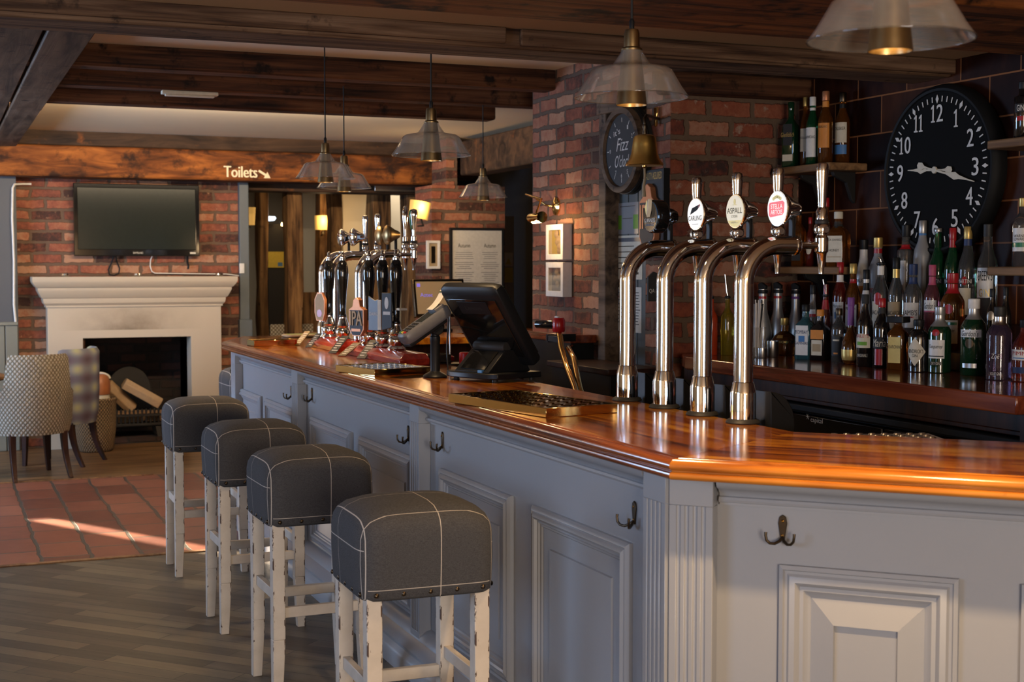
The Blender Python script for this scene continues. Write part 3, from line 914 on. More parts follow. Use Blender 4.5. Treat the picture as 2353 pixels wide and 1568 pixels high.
# coat hooks under the counter
def make_hook():
    t = thing('coat_hook', '', 'hook')
    pl_ = [(x * .92, z) for x, z in [(-.006, -.03), (.006, -.03), (.008, -.012), (.012, .012), (.009, .028), (0, .034), (-.009, .028), (-.012, .012), (-.008, -.012)]]
    MB().prism(pl_, 0, .005).build('back_plate', 'bronze', t, bevel=.0012, bseg=1)
    for s in (-1, 1):
        pts = [(0, -.022, .004), (s * .006, -.031, .014), (s * .016, -.036, .024), (s * .026, -.034, .032), (s * .033, -.026, .036), (s * .035, -.014, .037), (s * .035, -.006, .036)]
        MB().tube(pts, [.0042, .0042, .0038, .0036, .0036, .0036, .0042], 8).build('prong', 'bronze', t, smooth=60)
    for z in (.018, -.018): MB().lathe([(.0035, .004), (.0035, .006), (.001, .0075)], 10, TR(0, z, 0)).build('screw', 'brass', t)
    return t
hk = make_hook()
hooks = [(8.67, .925, 'bronze double coat hook farthest along the bar by the chimney end'), (7.235, .900, 'bronze double coat hook half hidden behind the second pilaster'), (6.80, .925, 'bronze double coat hook just right of the second pilaster'),
         (5.27, .898, 'bronze double coat hook half hidden behind the third pilaster'), (4.865, .918, 'bronze double coat hook just right of the third pilaster'), (3.325, .900, 'bronze double coat hook beside the corner pilaster')]
for i, (y, z, lb) in enumerate(hooks):
    h = hk if i == 0 else copy_tree(hk)
    h.matrix_world = face((XP - .0005, y, z), (-1, 0, 0))
    tag(h, lb, 'hook', 'coat hooks on the bar front')
h = copy_tree(hk)
h.matrix_world = face(at_plane(1799, 1214, .001), n45)
tag(h, 'bronze double coat hook on the angled end of the bar', 'hook', 'coat hooks on the bar front')

# ------------------------------------------------------------------ bar stools
def make_stool():
    t = thing('bar_stool', '', 'stool')
    R = [(.190, .187, .632, 9), (.197, .194, .640, 9), (.199, .196, .668, 9), (.203, .200, .735, 8), (.204, .201, .805, 7), (.201, .198, .832, 6), (.193, .190, .852, 5), (.176, .173, .868, 4.5), (.135, .133, .884, 4), (.07, .07, .891, 3)]
    seat = MB().loft(R, 72, cap=True).build('seat', 'check', t, smooth=70)
    for k in range(5):
        u = -.158 + .079 * k
        for s in (-1, 1):
            for T in (face((u, s * .1925, .650), (0, s, 0)), face((s * .1955, u, .650), (s, 0, 0))):
                MB().lathe([(.0075, 0), (.0065, .003), (.0035, .0052), (0, .0058)], 10, T).build('stud', 'bronze', seat, smooth=60)
    for sx in (-1, 1):
        for sy in (-1, 1):
            o = MB().taper((0, 0, .645), (.0225, .0225), (0, 0, .22), (.0225, .0225)).taper((0, 0, .22), (.0225, .0225), (sx * .006, sy * .004, 0), (.0175, .0175)).build('leg', 'chipped', t, bevel=.002, bseg=1)
            o.location = (sx * .160, sy * .158, 0)
    for sy in (-1, 1):
        o = MB().box(-.14, .14, -.011, .011, -.019, .019).build('stretcher', 'chipped', t, bevel=.002, bseg=1); o.location = (0, sy * .158, .315)
    for sx in (-1, 1):
        o = MB().box(-.011, .011, -.138, .138, -.019, .019).build('stretcher', 'chipped', t, bevel=.002, bseg=1); o.location = (sx * .160, 0, .375)
    return t
s0 = make_stool()
spots = [(3.872, 'grey check bar stool nearest the viewer with wide studded seat'), (5.075, 'grey check bar stool second along the bar from the angled end'), (6.05, 'grey check bar stool third along the bar from the angled end'),
         (7.225, 'grey check bar stool fourth along the bar beside the terracotta tiles'), (9.35, 'grey check bar stool mostly hidden beyond the far end of the bar')]
for i, (y, lb) in enumerate(spots):
    s = s0 if i == 0 else copy_tree(s0)
    s.location = (1.283 if i < 4 else at(488, 890, Z=.72).x + .20, y, .0001)
    s.rotation_euler = (0, 0, (-.02, .015, .0, -.015, .03)[i])
    tag(s, lb, 'stool', 'bar stools along the bar')

# ------------------------------------------------------------------ pendant lamps
def make_pendant():
    t = thing('pendant_lamp', '', 'lamp')
    G = [(.0275, .128), (.030, .120), (.046, .096), (.052, .088), (.066, .084), (.098, .079), (.110, .072), (.118, .058), (.138, .024), (.155, 0)]
    inner = [(r - .003, z - .001) for r, z in reversed(G)]
    mb = MB().lathe(G + inner, 48, cap=False)
    mb.build('glass_shade', 'shade_glass', t, smooth=45)
    rim = [(.1545 * math.cos(2 * PI * k / 48), .1545 * math.sin(2 * PI * k / 48), 0) for k in range(49)]
    MB().tube(rim, .0016, 6).build('shade_rim', 'g_clear', t, smooth=60)
    MB().lathe([(.006, .185), (.018, .182), (.021, .172), (.022, .135), (.029, .130), (.029, .126), (0, .126)], 24).build('cap', 'agedbrass', t, smooth=35)
    MB().lathe([(.024, .126), (.030, .085), (.036, .03), (.042, -.018), (.0425, -.021), (.040, -.021), (.034, .03), (.022, .10), (0, .10)], 28, cap=False).build('bulb_holder', 'agedbrass', t, smooth=35)
    MB().lathe([(.0, -.006), (.022, -.008), (.034, -.003), (.034, .004), (0, .004)], 24).build('bulb', 'bulb', t, smooth=40)
    MB().lathe([(.0065, .182), (.0075, .205), (.004, .212), (0, .213)], 12).build('cord_grip', 'black', t, smooth=40)
    return t
pd = make_pendant()
DP = .31
pend = [(748, 410, 137, 2.70, 'clear glass pendant lamp hanging in front of the toilets lintel'), (791, 432, 125, 2.585, 'clear glass pendant lamp just behind the one before the lintel'), (991, 357, 182, 2.72, 'clear glass pendant lamp above the beer pumps'),
        (1110, 453, 112, 2.585, 'small far pendant lamp in front of the framed menu'), (1451, 224, 262, 2.335, 'clear glass pendant lamp above the brass bell'), (2046, 92, 378, 2.335, 'large near pendant lamp cut by the top of the view')]
PEND = []
pds = [pd] + [copy_tree(pd) for _ in pend[1:]]
for i, (x, y, w, zc, lb) in enumerate(pend):
    p = pds[i]
    d = F * DP / w
    loc = Vector((0, 0, H)) + (FW + RT * ((x - CX) / F) + UP * (-(y - CY) / F)) * d
    p.location = loc
    tag(p, lb, 'lamp', 'pendant lamps over the bar')
    PEND.append(loc.copy())
    MB().tube([(0, 0, .205), (0, 0, zc - loc.z)], .0035, 8).build('cord', 'black', p)
# ------------------------------------------------------------------ beer fonts
def arc(cx, cz, r, a0, a1, n=10):
    return [(cx + r * math.cos(a0 + (a1 - a0) * i / n), 0, cz + r * math.sin(a0 + (a1 - a0) * i / n)) for i in range(n + 1)]
SX = .272      # spout distance from the column
def make_font(badge=True):
    t = thing('beer_font', '', 'beer tap')
    MB().lathe([(.050, 0), (.052, .003), (.048, .010), (.042, .013), (.040, .014), (0, .014)], 32).build('gasket', 'rubber', t, smooth=40)
    MB().lathe([(.0385, .012), (.0385, .088), (.0375, .095), (.031, .122), (.029, .124), (0, .124)], 36).build('base_collar', 'chrome', t, smooth=30)
    MB().tube([(0, 0, .11), (0, 0, .25), (0, 0, .415)] + arc(.115, .415, .115, PI, PI / 2, 14) + [(.15, 0, .53), (.172, 0, .53)], .0285, 32).build('swan_neck', 'chrome', t, smooth=60)
    MB().lathe([(.029, 0), (.031, .002), (.031, .012), (.026, .018), (.014, .022), (.011, .030), (.011, .085), (0, .085)], 28, TR(.168, 0, .53, 0, PI / 2, 0)).build('arm', 'chrome', t, smooth=40)
    MB().lathe([(.0, -.086), (.0075, -.086), (.0085, -.07), (.0155, -.025), (.017, -.022), (.0205, -.018), (.0205, .022), (.017, .028), (.0145, .034)], 24, TR(SX, 0, .53)).build('spout', 'chrome', t, smooth=30)
    MB().lathe([(.014, .032), (.022, .038), (.0245, .050), (.022, .062), (.018, .066)], 24, TR(SX, 0, .53)).lathe([(.010, -.024), (.010, .024)], 16, TR(SX, 0, .578, PI / 2)).build('valve_body', 'chrome', t, smooth=40)
    MB().lathe([(.0195, .066), (.0205, .069), (.0205, .076), (.018, .079)], 24, TR(SX, 0, .53)).build('collar_ring', 'rubber', t, smooth=40)
    MB().lathe([(.017, .079), (.0172, .105), (.0135, .112), (.0115, .116), (.0125, .13), (.0185, .222), (.019, .236), (.016, .247), (.008, .251), (0, .2515)], 28, TR(SX, 0, .53)).build('tap_handle', 'chrome', t, smooth=30)
    MB().box(.160, .172, -.011, .011, .535, .655).build('bracket', 'black', t, bevel=.002, bseg=1)
    return t
def add_badge(t, kind):
    cxz = .640
    if kind != 'stout':
        MB().lathe([(.006, .0), (.016, .004), (.024, .018), (.030, .034), (.046, .058), (.054, .070), (.055, .076), (.053, .079), (0, .079)], 32, TR(.192, 0, cxz, 0, -PI / 2, 0)).build('badge_housing', 'bronze' if 0 else 'chrome', t, smooth=35)
    else:
        MB().lathe([(.006, .0), (.020, .004), (.028, .020), (.034, .040), (.054, .056), (.058, .062), (.058, .10), (.054, .104), (0, .104)], 32, TR(.192, 0, cxz, 0, -PI / 2, 0)).build('badge_housing', 'blackgloss', t, smooth=35)
    fx = .192 - .0792 if kind != 'stout' else .192 - .1042
    Tf = face((fx, 0, cxz), (-1, 0, 0))
    facem = {'lager': 'lens_white', 'cider': 'lens_cream', 'belgian': 'lens_white', 'stout': 'blackgloss'}[kind]
    bd = MB().prism(ell(.0505, .0505, 48), 0, .0015, Tf).build('badge', facem, t)
    T2 = Tf @ Matrix.Translation((0, 0, .0016))
    if kind == 'lager':
        MB().prism([(-.026, .010), (-.032, -.002), (.012, .012), (.032, .026), (.030, .031), (-.020, .019)], 0, .0006, T2).build('emblem', 'ink', bd)
        MB().prism([(.018, .018), (.032, .026), (.030, .031), (.022, .027)], .0006, .001, T2).build('emblem_tip', 'redcap', bd)
        lettering('CARLING', T2, 'ink', bd, h=.016, w=.086, cy=-.014)
        MB().prism(rect(.04, .0012, 0, -.034), 0, .0004, T2).build('small_print', 'ink', bd)
    if kind == 'cider':
        lettering('ASPALL', T2, 'ink', bd, h=.018, w=.088, cy=.002)
        lettering('CYDER', T2, 'ink', bd, h=.0075, w=.036, cy=-.016)
        MB().prism(ell(.006, .009, 14, 0, .030), 0, .0005, T2).prism(rect(.022, .002, 0, .020), 0, .0005, T2).build('emblem', 'gold', bd)
        MB().prism(ell(.049, .049, 20, 0, 0, -PI + .62, -.62), 0, .0004, T2).build('gold_band', 'gold', bd)
        lettering('Alc 4.5% vol', T2, 'cream', bd, h=.006, w=.04, cy=-.035, off=.0012)
    if kind == 'belgian':
        MB().prism([(-.042, .012), (-.038, .018), (.030, .022), (.040, .016), (.038, -.012), (.030, -.020), (-.034, -.026), (-.042, -.020)], 0, .0006, T2).build('emblem', 'lens_red', bd)
        lettering('STELLA', T2, 'lens_white', bd, h=.0135, w=.062, cy=.006, off=.0012, bold=.001)
        lettering('ARTOIS', T2, 'lens_white', bd, h=.0135, w=.062, cy=-.011, off=.0012, bold=.001)
        mb = MB()
        for k in range(5): mb.prism(ell(.0065, .0055, 10, -.018 + .009 * k, .029 + .006 * math.sin(k * PI / 4)), 0, .0004, T2)
        mb.build('gold_scroll', 'gold', bd)
    if kind == 'stout':
        MB().prism(ell(.0515, .0515, 40) , -.001, .0008, Tf).build('badge_rim', 'blue', bd)
        MB().prism(ell(.047, .047, 40), 0, .0012, Tf).build('badge_field', 'navy', bd)
        MB().prism([(-.004, -.004), (-.018, .030), (-.006, .055), (.002, .058), (.006, .045)], .0012, .014, Tf).build('harp', 'gold', bd, bevel=.002, bseg=1)
        MB().prism([(.002, -.004), (.006, .045), (.012, .062), (.016, .056), (.012, .02)], .0012, .018, Tf).build('harp_edge', 'cream', bd, bevel=.002, bseg=1)
        lettering('GUINNESS', T2, 'white', bd, h=.014, w=.078, cy=-.014, off=.0012, bold=.0008)
        lettering('EXTRA COLD', T2, 'blue', bd, h=.008, w=.058, cy=-.029, off=.0012)
f0 = make_font()
fonts = [(at(1435, 921, Z=ZT).y, 'stout', 'chrome swan neck font with black harp badge, farthest of the near four'), (at(1514, 938, Z=ZT).y, 'lager', 'chrome swan neck font with white badge and black ribbon emblem'),
         (at(1601, 955, Z=ZT).y, 'cider', 'chrome swan neck font with cream and gold cyder badge'), (at(1699, 973, Z=ZT).y, 'belgian', 'chrome swan neck font with white badge and red shield, nearest of all')]
allf = [f0] + [copy_tree(f0) for _ in range(7)]
for i, (y, k, lb) in enumerate(fonts):
    t = allf[i]
    t.location = (2.222, y, ZT)
    tag(t, lb, 'beer tap', 'near chrome beer fonts')
    add_badge(t, k)
# far bank of four
far = [(8.39, 'far chrome font with narrow straight handle, left of the far four'), (8.13, 'far chrome font with straight handle, second of the far four'), (7.59, 'far chrome font with dark curved handle above the last hand pump'), (7.44, 'far chrome font with tall green inlaid handle')]
for i, (y, lb) in enumerate(far):
    t = allf[4 + i]
    t.location = (2.222, y, ZT - .0)
    tag(t, lb, 'beer tap', 'far chrome beer fonts')
    MB().lathe([(.006, .0), (.016, .004), (.024, .018), (.030, .034), (.046, .058), (.054, .070), (.055, .076), (.050, .084), (.03, .094), (0, .098)], 28, TR(.192, 0, .640, 0, -PI / 2, 0)).build('badge_housing', 'chrome' if i < 2 else 'agedbrass', t, smooth=35)
    if i >= 2:
        for ch in list(t.children):
            if ch.name.startswith('tap_handle'): bpy.data.objects.remove(ch)
        if i == 2:
            MB().lathe([(.017, .079), (.017, .10), (.010, .106), (.012, .16), (.019, .21), (.018, .25), (.010, .275), (0, .278)], 24, TR(SX, 0, .53)).build('tap_handle', 'chrome', t, smooth=40)
        else:
            h = MB().lathe([(.017, .079), (.017, .10), (.010, .106), (.011, .14), (.021, .215), (.023, .235), (.018, .252), (0, .258)], 24, TR(SX, 0, .53)).build('tap_handle', 'chrome', t, smooth=40)
            MB().loft([(.004, .003, .14, 2), (.012, .008, .19, 2), (.0155, .010, .225, 2), (.012, .008, .246, 2), (.004, .003, .252, 2)], 16, TR(SX - .014, 0, .53)).build('inlay', 'greencol', h, smooth=60)

# ------------------------------------------------------------------ hand pumps
def make_pump():
    t = thing('hand_pump', '', 'hand pump')
    MB().lathe([(.046, 0), (.048, .006), (.040, .014), (.034, .02), (.040, .034), (.043, .046), (.038, .060), (.029, .068), (.034, .078), (.031, .092), (.024, .11), (.020, .125), (.021, .13)], 28).build('base_ferrule', 'chrome', t, smooth=35)
    MB().lathe([(.019, .128), (.021, .134), (.019, .142), (.0165, .147), (.018, .20), (.023, .27), (.0305, .335), (.033, .372), (.031, .405), (.022, .435), (.014, .445)], 28).build('handle', 'blackgloss', t, smooth=40)
    MB().lathe([(.0165, .443), (.017, .452), (.011, .457), (.011, .462), (.013, .468), (.009, .475), (.010, .482), (.006, .492), (0, .494)], 20).build('finial', 'chrome', t, smooth=40)
    return t
pm0 = make_pump()
PX = 2.10
pys = [(757, 775, 'black handled pump with copper edged clip at the far end'), (788, 776, 'black handled pump with a bare handle, second from the far end'), (849, 797, 'black handled pump with the hexagonal copper clip'), (880, 799, 'black handled pump with the grey and cream folded clip'), (911, 801, 'black handled pump with the slate grey clip')]
pumps = [pm0] + [copy_tree(pm0) for _ in pys[1:]]
PZ = ZT + .055
for i, (x, y, lb) in enumerate(pys):
    Yp = at(x, y, X=PX).y
    pumps[i].location = (PX, Yp, PZ)
    tag(pumps[i], lb, 'hand pump', 'black handled beer pumps')
def clip_T(roll=0): return face((-.045, .0, 0), (-.93, -.37, 0))
def clip(i, poly, th, mat, cz, dx=.0):
    T = face((-.040 + dx, .012, cz), (-.90, -.43, 0))
    o = MB().prism(poly, 0, th, T).build('pump_clip', mat, pumps[i], bevel=.002, bseg=1)
    MB().box(-.04, -.004, -.004, .008, cz - .004, cz + .004).build('clip_arm', 'black', pumps[i])
    return o, T @ Matrix.Translation((0, 0, th))
c, T = clip(0, [(-.028, -.075), (.028, -.075), (.045, -.03), (.045, .05), (.02, .09), (-.02, .09), (-.045, .05), (-.045, -.03)], .018, 'copper', .17)
MB().prism([(-.024, -.068), (.024, -.068), (.038, -.028), (.038, .046), (.016, .082), (-.016, .082), (-.038, .046), (-.038, -.028)], 0, .001, T).build('clip_face', 'kraft', c)
MB().prism(ell(.022, .022, 20, 0, -.03), .001, .002, T).build('emblem', 'redcap', c)
c, T = clip(2, [(-.03, -.095), (.03, -.095), (.058, -.06), (.058, .045), (.03, .06), (.022, .095), (0, .11), (-.022, .095), (-.03, .06), (-.058, .045), (-.058, -.06)], .028, 'copper', .14, -.006)
MB().prism([(-.028, -.088), (.028, -.088), (.05, -.056), (.05, .042), (-.05, .042), (-.05, -.056)], 0, .001, T).build('clip_face', 'slate', c)
lettering('IPA', T, 'kraft', c, h=.075, w=.092, cy=.0, off=.004, bold=.003)
MB().prism(rect(.07, .014, 0, -.062), .001, .003, T).build('emblem', 'copper', c)
c, T = clip(3, [(-.038, -.085), (.038, -.085), (.038, .075), (.012, .068), (-.012, .078), (-.038, .090)], .008, 'greypl', .17)
MB().prism(rect(.024, .15, .05, -.005), -.012, .006, T).build('clip_side', 'cream', c)
lettering('DARK', T, 'chalk', c, h=.018, w=.06, cy=.0)
c, T = clip(4, [(-.036, -.09), (.036, -.075), (.036, .095), (-.036, .095)], .008, 'slate', .185)
MB().prism(ell(.014, .030, 20, 0, .045), 0, .001, T).build('emblem', 'chalk', c)
MB().prism(rect(.05, .016, 0, -.005), 0, .001, T).build('lettering', 'chalk', c)
MB().box(-.01, .03, -.08, -.022, .196, .206).build('clip_bracket', 'cream', pumps[4])
def pump_base(y0, y1, lb):
    t = thing('pump_base', lb, 'pump base', (PX, (y0 + y1) / 2, ZT))
    h = (y1 - y0) / 2
    mb = MB()
    mb.rings([[(-.095, -h, 0), (.055, -h, 0), (.055, h, 0), (-.095, h, 0)], [(-.095, -h, .028), (.055, -h, .028), (.055, h, .028), (-.095, h, .028)], [(-.06, -h + .03, .054), (.05, -h + .03, .054), (.05, h - .03, .054), (-.06, h - .03, .054)]])
    mb.build('plinth_block', 'redwood', t, bevel=.003)
ya = [at(x, y, X=PX).y for x, y, _ in pys]
pump_base(ya[1] - .14, ya[0] + .14, 'red stained timber block under the two farthest hand pumps')
pump_base(ya[4] - .34, ya[2] + .14, 'red stained timber block under the three nearer hand pumps')
# chalk price slates leaning against the blocks
for i, (x, y, w, hh, mat, lb) in enumerate(((706, 793, .042, .13, 'bronze', 'brown price slate farthest from the viewer in front of the pumps'), (733, 798, .042, .13, 'slate', 'black price slate at the end of the farther pump block'), (789, 812, .050, .15, 'slate', 'black chalked price slate standing left of the nearer pump block'),
                                     (812, 818, .050, .15, 'bronze', 'grey brown price slate lying low against the nearer pump block'), (856, 824, .054, .15, 'slate', 'large black chalked price slate nearest the drip tray'))):
    p = at(x, y, Z=ZT)
    t = thing('price_slate', lb, 'price tag', p + Vector((-.07, -.03, .001)), 0, 'chalk price slates by the pumps')
    tilt = .95 if i != 3 else 1.15
    T = face((0, 0, 0), (-math.cos(tilt) * .8, -math.cos(tilt) * .6, math.sin(tilt)))
    T = Matrix.Rotation(math.radians(-52), 4, 'Z') @ Matrix.Rotation(-tilt, 4, 'X') @ Matrix(((1, 0, 0, 0), (0, 0, -1, 0), (0, 1, 0, 0), (0, 0, 0, 1)))
    MB().prism(rect(w, hh, 0, hh / 2), 0, .004, T).build('slate_board', mat, t, bevel=.0008, bseg=1)
    mb = MB()
    rr = random.Random(i)
    for k in range(6):
        a = rr.uniform(.4, .8) * w
        mb.prism(rect(a, .006, rr.uniform(-.005, .005), hh * (.16 + .13 * k)), .0042, .0046, T)
    mb.build('chalk_writing', 'chalk', t)

# ------------------------------------------------------------------ drip trays
def drip_tray(p, q, r, hgt, lb, pat):
    """p far-left, q near-left, r near-right corners on the counter"""
    a, b = (r - q), (p - q)
    L, W = a.length, b.length
    rz = math.atan2(a.y, a.x)
    t = thing('drip_tray', lb, 'drip tray', q + Vector((0, 0, .0005)), rz, 'brass drip trays on the counter')
    MB().stack([(0, L, 0, W, 0), (0, L, 0, W, hgt), (.006, L - .006, .006, W - .006, hgt), (.006, L - .006, .006, W - .006, .012)]).build('tray', 'brass', t, bevel=.0015, bseg=1)
    mb = MB()
    n1, n2 = int(L / .048), int(W / .048)
    for i in range(n1):
        for j in range(n2):
            cx, cy = L * (i + .5) / n1, W * (j + .5) / n2
            o = ell(.0195, .0195, 14, cx, cy)
            mb.rings([[(*c, .013) for c in o], [(*c, hgt - .002) for c in o], [(cx + (c[0] - cx) * .72, cy + (c[1] - cy) * .72, hgt - .002) for c in o], [(cx + (c[0] - cx) * .72, cy + (c[1] - cy) * .72, .013) for c in o]], None, False, True)
    mb.build('grille', pat, t, smooth=35)
    MB().box(.01, L - .01, .01, W - .01, .0122, .0132).build('liner', 'rubber', t)
drip_tray(at(1105, 921, Z=ZT), at(1255, 961, Z=ZT), at(1420, 949, Z=ZT), .030, 'brass drip tray on the counter beside the near fonts', 'brass')
drip_tray(at(780, 854, Z=ZT), at(861, 866, Z=ZT), at(992, 859, Z=ZT), .030, 'brass drip tray on the counter in front of the nearer pump block', 'steel')
drip_tray(at(540, 796, Z=ZT), at(584, 797, Z=ZT), at(683, 794, Z=ZT), .035, 'brass drip tray at the far end of the counter', 'brass')
t = thing('bar_towel', 'folded striped bar towel on the far end of the counter', 'towel', (2.32, 8.98, ZT + .0005))
MB().loft([(.20, .10, 0, 6), (.21, .11, .006, 6), (.21, .11, .014, 6), (.19, .09, .018, 6)], 32).build('towel', 'kraft', t, smooth=50)
MB().loft([(.19, .022, .0182, 6), (.19, .022, .0195, 6)], 24).build('stripe', 'lime', t)

# ------------------------------------------------------------------ card reader on its stand
p = at(1000, 868, Z=ZT)
t = thing('card_reader', 'grey card payment terminal with curled receipt on a black post', 'card reader', p, math.radians(8))
MB().lathe([(.050, 0), (.052, .006), (.048, .012), (.030, .022), (.0225, .026), (.0205, .028), (.0205, .15), (.0215, .152), (.0215, .172), (.018, .176), (.018, .20), (0, .20)], 32).build('post', 'black', t, smooth=35)
Tt = TR(-.055, 0, .235, 0, -.55, 0)
MB().box(-.115, .085, -.032, .032, -.052, -.037, Tt).lathe([(.026, -.030), (.026, .030)], 20, TR(.0, 0, .205, PI / 2)).box(-.02, .02, -.012, .012, .19, .225).build('cradle', 'black', t, bevel=.003)
rd = MB().loft([(.118, .040, -.036, 5), (.124, .045, -.026, 5), (.124, .045, .004, 5), (.116, .041, .012, 5)], 32, Tt).build('terminal_body', 'greypl', t, smooth=35)
MB().box(-.02, .055, -.028, .028, .0118, .0135, Tt).build('display', 'screen', rd)
MB().box(.056, .105, -.034, .034, .008, .026, Tt).build('printer_cover', 'greypl', rd, bevel=.004)
mb = MB()
for i in range(4):
    for j in range(3): mb.box(-.10 + i * .019, -.10 + i * .019 + .013, -.024 + j * .018, -.024 + j * .018 + .012, .0118, .015, Tt)
mb.build('keypad', 'black', rd, bevel=.001, bseg=1)
for j, m in enumerate(('redcap', 'yellow', 'greencol')): MB().box(-.108, -.098, -.024 + j * .018, -.012 + j * .018, .010, .0165, Tt).build('colour_key', m, rd)
rp = []
for k in range(9):
    s = k / 8
    c = Tt @ Vector((.05 + .10 * s, 0, .028 + .035 * s * s))
    rp.append([(c.x, -.027, c.z), (c.x, .027, c.z), (c.x, .027, c.z + .0006), (c.x, -.027, c.z + .0006)])
MB().rings(rp).build('receipt', 'cream', rd, smooth=60)
c = Tt @ Vector((.16, 0, .062))
MB().box(-.022, .022, -.030, .030, -.001, .001, Matrix.Translation(c) @ Matrix.Rotation(-.75, 4, 'Y')).build('receipt_end', pm('olive_receipt_band', (.06, .075, .02), .7), rd)
MB().tube([(.03, .02, .30), (.06, .03, .30), (.075, .02, .24), (.05, -.01, .12), (.045, -.03, .03), (.06, -.05, .006), (.085, -.06, .006)], .0035, 8).build('cable', 'black', t, smooth=60)

# ------------------------------------------------------------------ near till terminal seen from behind
q = at(1107, 879, Z=ZT)
xd = Vector((.34, -.94, 0)).normalized()
t = thing('till_terminal', 'black touch screen till seen from behind on the counter', 'till', (q.x + .10, q.y + .12, ZT + .0008), math.atan2(xd.y, xd.x))
# local x: along the screen width (towards the viewer), local -y: customer side
base = MB().prism([(-.16, -.12), (-.10, -.15), (.12, -.15), (.16, -.12), (.16, .12), (-.16, .12)], .012, .036).build('base', 'black', t, bevel=.004)
mb = MB()
for a in (-.12, .12):
    for b in (-.10, .10): mb.lathe([(.012, 0), (.012, .013)], 12, TR(a, b, 0))
mb.build('rubber_feet', 'rubber', base)
Ty = Matrix(((0, 0, 1, 0), (1, 0, 0, 0), (0, 1, 0, 0), (0, 0, 0, 1)))   # polygon (y,z) extruded along x
MB().prism([(-.125, .036), (-.03, .125), (.055, .125), (.11, .036)], -.105, .105, Ty).build('wedge', 'black', base, bevel=.004)
MB().prism([(-.115, .0475), (-.04, .117), (-.0415, .1185), (-.1165, .049)], -.075, .075, Ty).build('slot', 'blackgloss', base)
MB().box(.045, .07, -.128, -.110, .036, .046).build('sticker', 'blue', base)
MB().lathe([(.021, -.095), (.023, -.090), (.023, .090), (.021, .095)], 24, TR(0, -.012, .135, 0, PI / 2, 0)).build('hinge', 'rubber', t, smooth=40)
# leaning screen slab: from bottom rear to top front
lean = math.radians(35)
Ts = TR(0, .060, .115, lean, 0, 0)
sl = MB().loft([(.168, .024, -.05, 7), (.176, .030, -.035, 7), (.178, .030, .30, 7), (.174, .026, .325, 6), (.160, .016, .336, 5)], 40, Ts @ TR(0, 0, 0)).build('screen_body', 'black', t, smooth=40)
MB().box(-.15, .15, -.0335, -.029, .0, .285, Ts).build('back_panel', 'blackgloss', sl, bevel=.003)
MB().box(-.165, .165, .0295, .0315, -.02, .31, Ts).build('screen', 'screen', sl)
MB().box(-.09, .09, -.0352, -.033, .215, .275, Ts).build('badge_plate', 'black', sl, bevel=.001)
lettering('Lenovo', Ts @ face((0, -.0353, .245), (0, -1, 0)), 'rubber', sl, h=.02, w=.10)

# ------------------------------------------------------------------ red corkscrew and bits behind the till
p = at(1068, 838, Z=ZT)
t = thing('bottle_opener', 'red plastic soda gun lying on the counter behind the till', 'soda gun', p + Vector((0, 0, .003)), -.55)
MB().lathe([(.024, 0), (.027, .004), (.027, .05), (.022, .056), (0, .056)], 22).build('head', 'red', t, smooth=35)
MB().box(.015, .13, -.02, .02, .02, .052, TR(0, 0, 0, 0, .12)).build('handle', 'red', t, bevel=.006)
mb = MB()
for k in range(4): mb.lathe([(.007, .05), (.007, .058), (0, .06)], 12, TR(.035 + .02 * k, 0, 0, 0, .06))
mb.build('buttons', 'white', t, smooth=40)
MB().box(-.07, .10, -.06, .06, -.002, .004).build('rest_plate', 'blackgloss', t)
t = thing('bar_spike', 'slim steel receipt spike on a red base behind the card reader', 'spike', at(1034, 829, Z=ZT) + Vector((0, 0, .001)))
MB().lathe([(.022, 0), (.022, .018), (.012, .024), (0, .024)], 20).build('base', 'red', t, smooth=40)
MB().lathe([(.0042, .02), (.0036, .22), (.0, .226)], 8).build('spike', 'steel', t, smooth=40)
t = thing('cloth_tin', 'low black tin with pale caps behind the card reader', 'tin', at(975, 838, Z=ZT) + Vector((.07, .03, .001)))
MB().stack([(-.06, .06, -.045, .045, 0), (-.06, .06, -.045, .045, .045), (-.056, .056, -.041, .041, .045), (-.056, .056, -.041, .041, .02)]).build('tin', 'blackgloss', t)
mb = MB()
for k in range(9): mb.lathe([(.014, .021), (.014, .03), (0, .031)], 12, TR(-.035 + .034 * (k % 3), -.025 + .025 * (k // 3), 0))
mb.build('bottle_caps', 'copper', t)
# ------------------------------------------------------------------ back bar
ZB = 1.14
XF = 3.275
t = thing('back_bar', 'red brown timber shelf counter under the bottle display', 'counter', (0, 0, 0))
MB().prism([(XF, 3.57), (XT - .002, 3.57), (XT - .002, YP - .125), (XF + .08, YP - .125), (XF, 5.74)], ZB - .062, ZB).build('top_board', 'backbar', t, bevel=.006)
MB().box(XF + .09, XF + .11, 3.60, YP - .13, ZB - .13, ZB - .064).box(XF + .085, XF + .115, 3.60, YP - .13, ZB - .145, ZB - .128).build('apron', 'darkwood', t, bevel=.003)
MB().box(XF + .05, XT - .01, 3.57, 3.605, 0, ZB - .063).build('end_panel', 'darkwood', t)
t = thing('bottle_fridge', 'black under counter bottle fridge with steel locks below the back bar', 'fridge', (0, 0, 0))
MB().box(XF + .16, XT - .02, 3.62, YP - .14, .02, ZB - .15).build('cabinet', 'black', t, bevel=.004)
yq = [3.63, 4.42, 5.2, YP - .15]
for i in range(3):
    d = MB().box(XF + .12, XF + .16, yq[i] + .006, yq[i + 1] - .006, .08, ZB - .20).build('door', 'blackgloss', t, bevel=.006)
    mb = MB().lathe([(.013, 0), (.014, .006), (.010, .012), (.004, .013), (.0, .011)], 16, face((XF + .12, (yq[i] + .10), ZB - .27), (-1, 0, 0)))
    mb.build('lock', 'steel', d, smooth=40)
MB().box(XF + .10, XF + .17, 3.63, YP - .15, ZB - .19, ZB - .155).build('top_rail', 'black', t, bevel=.008)
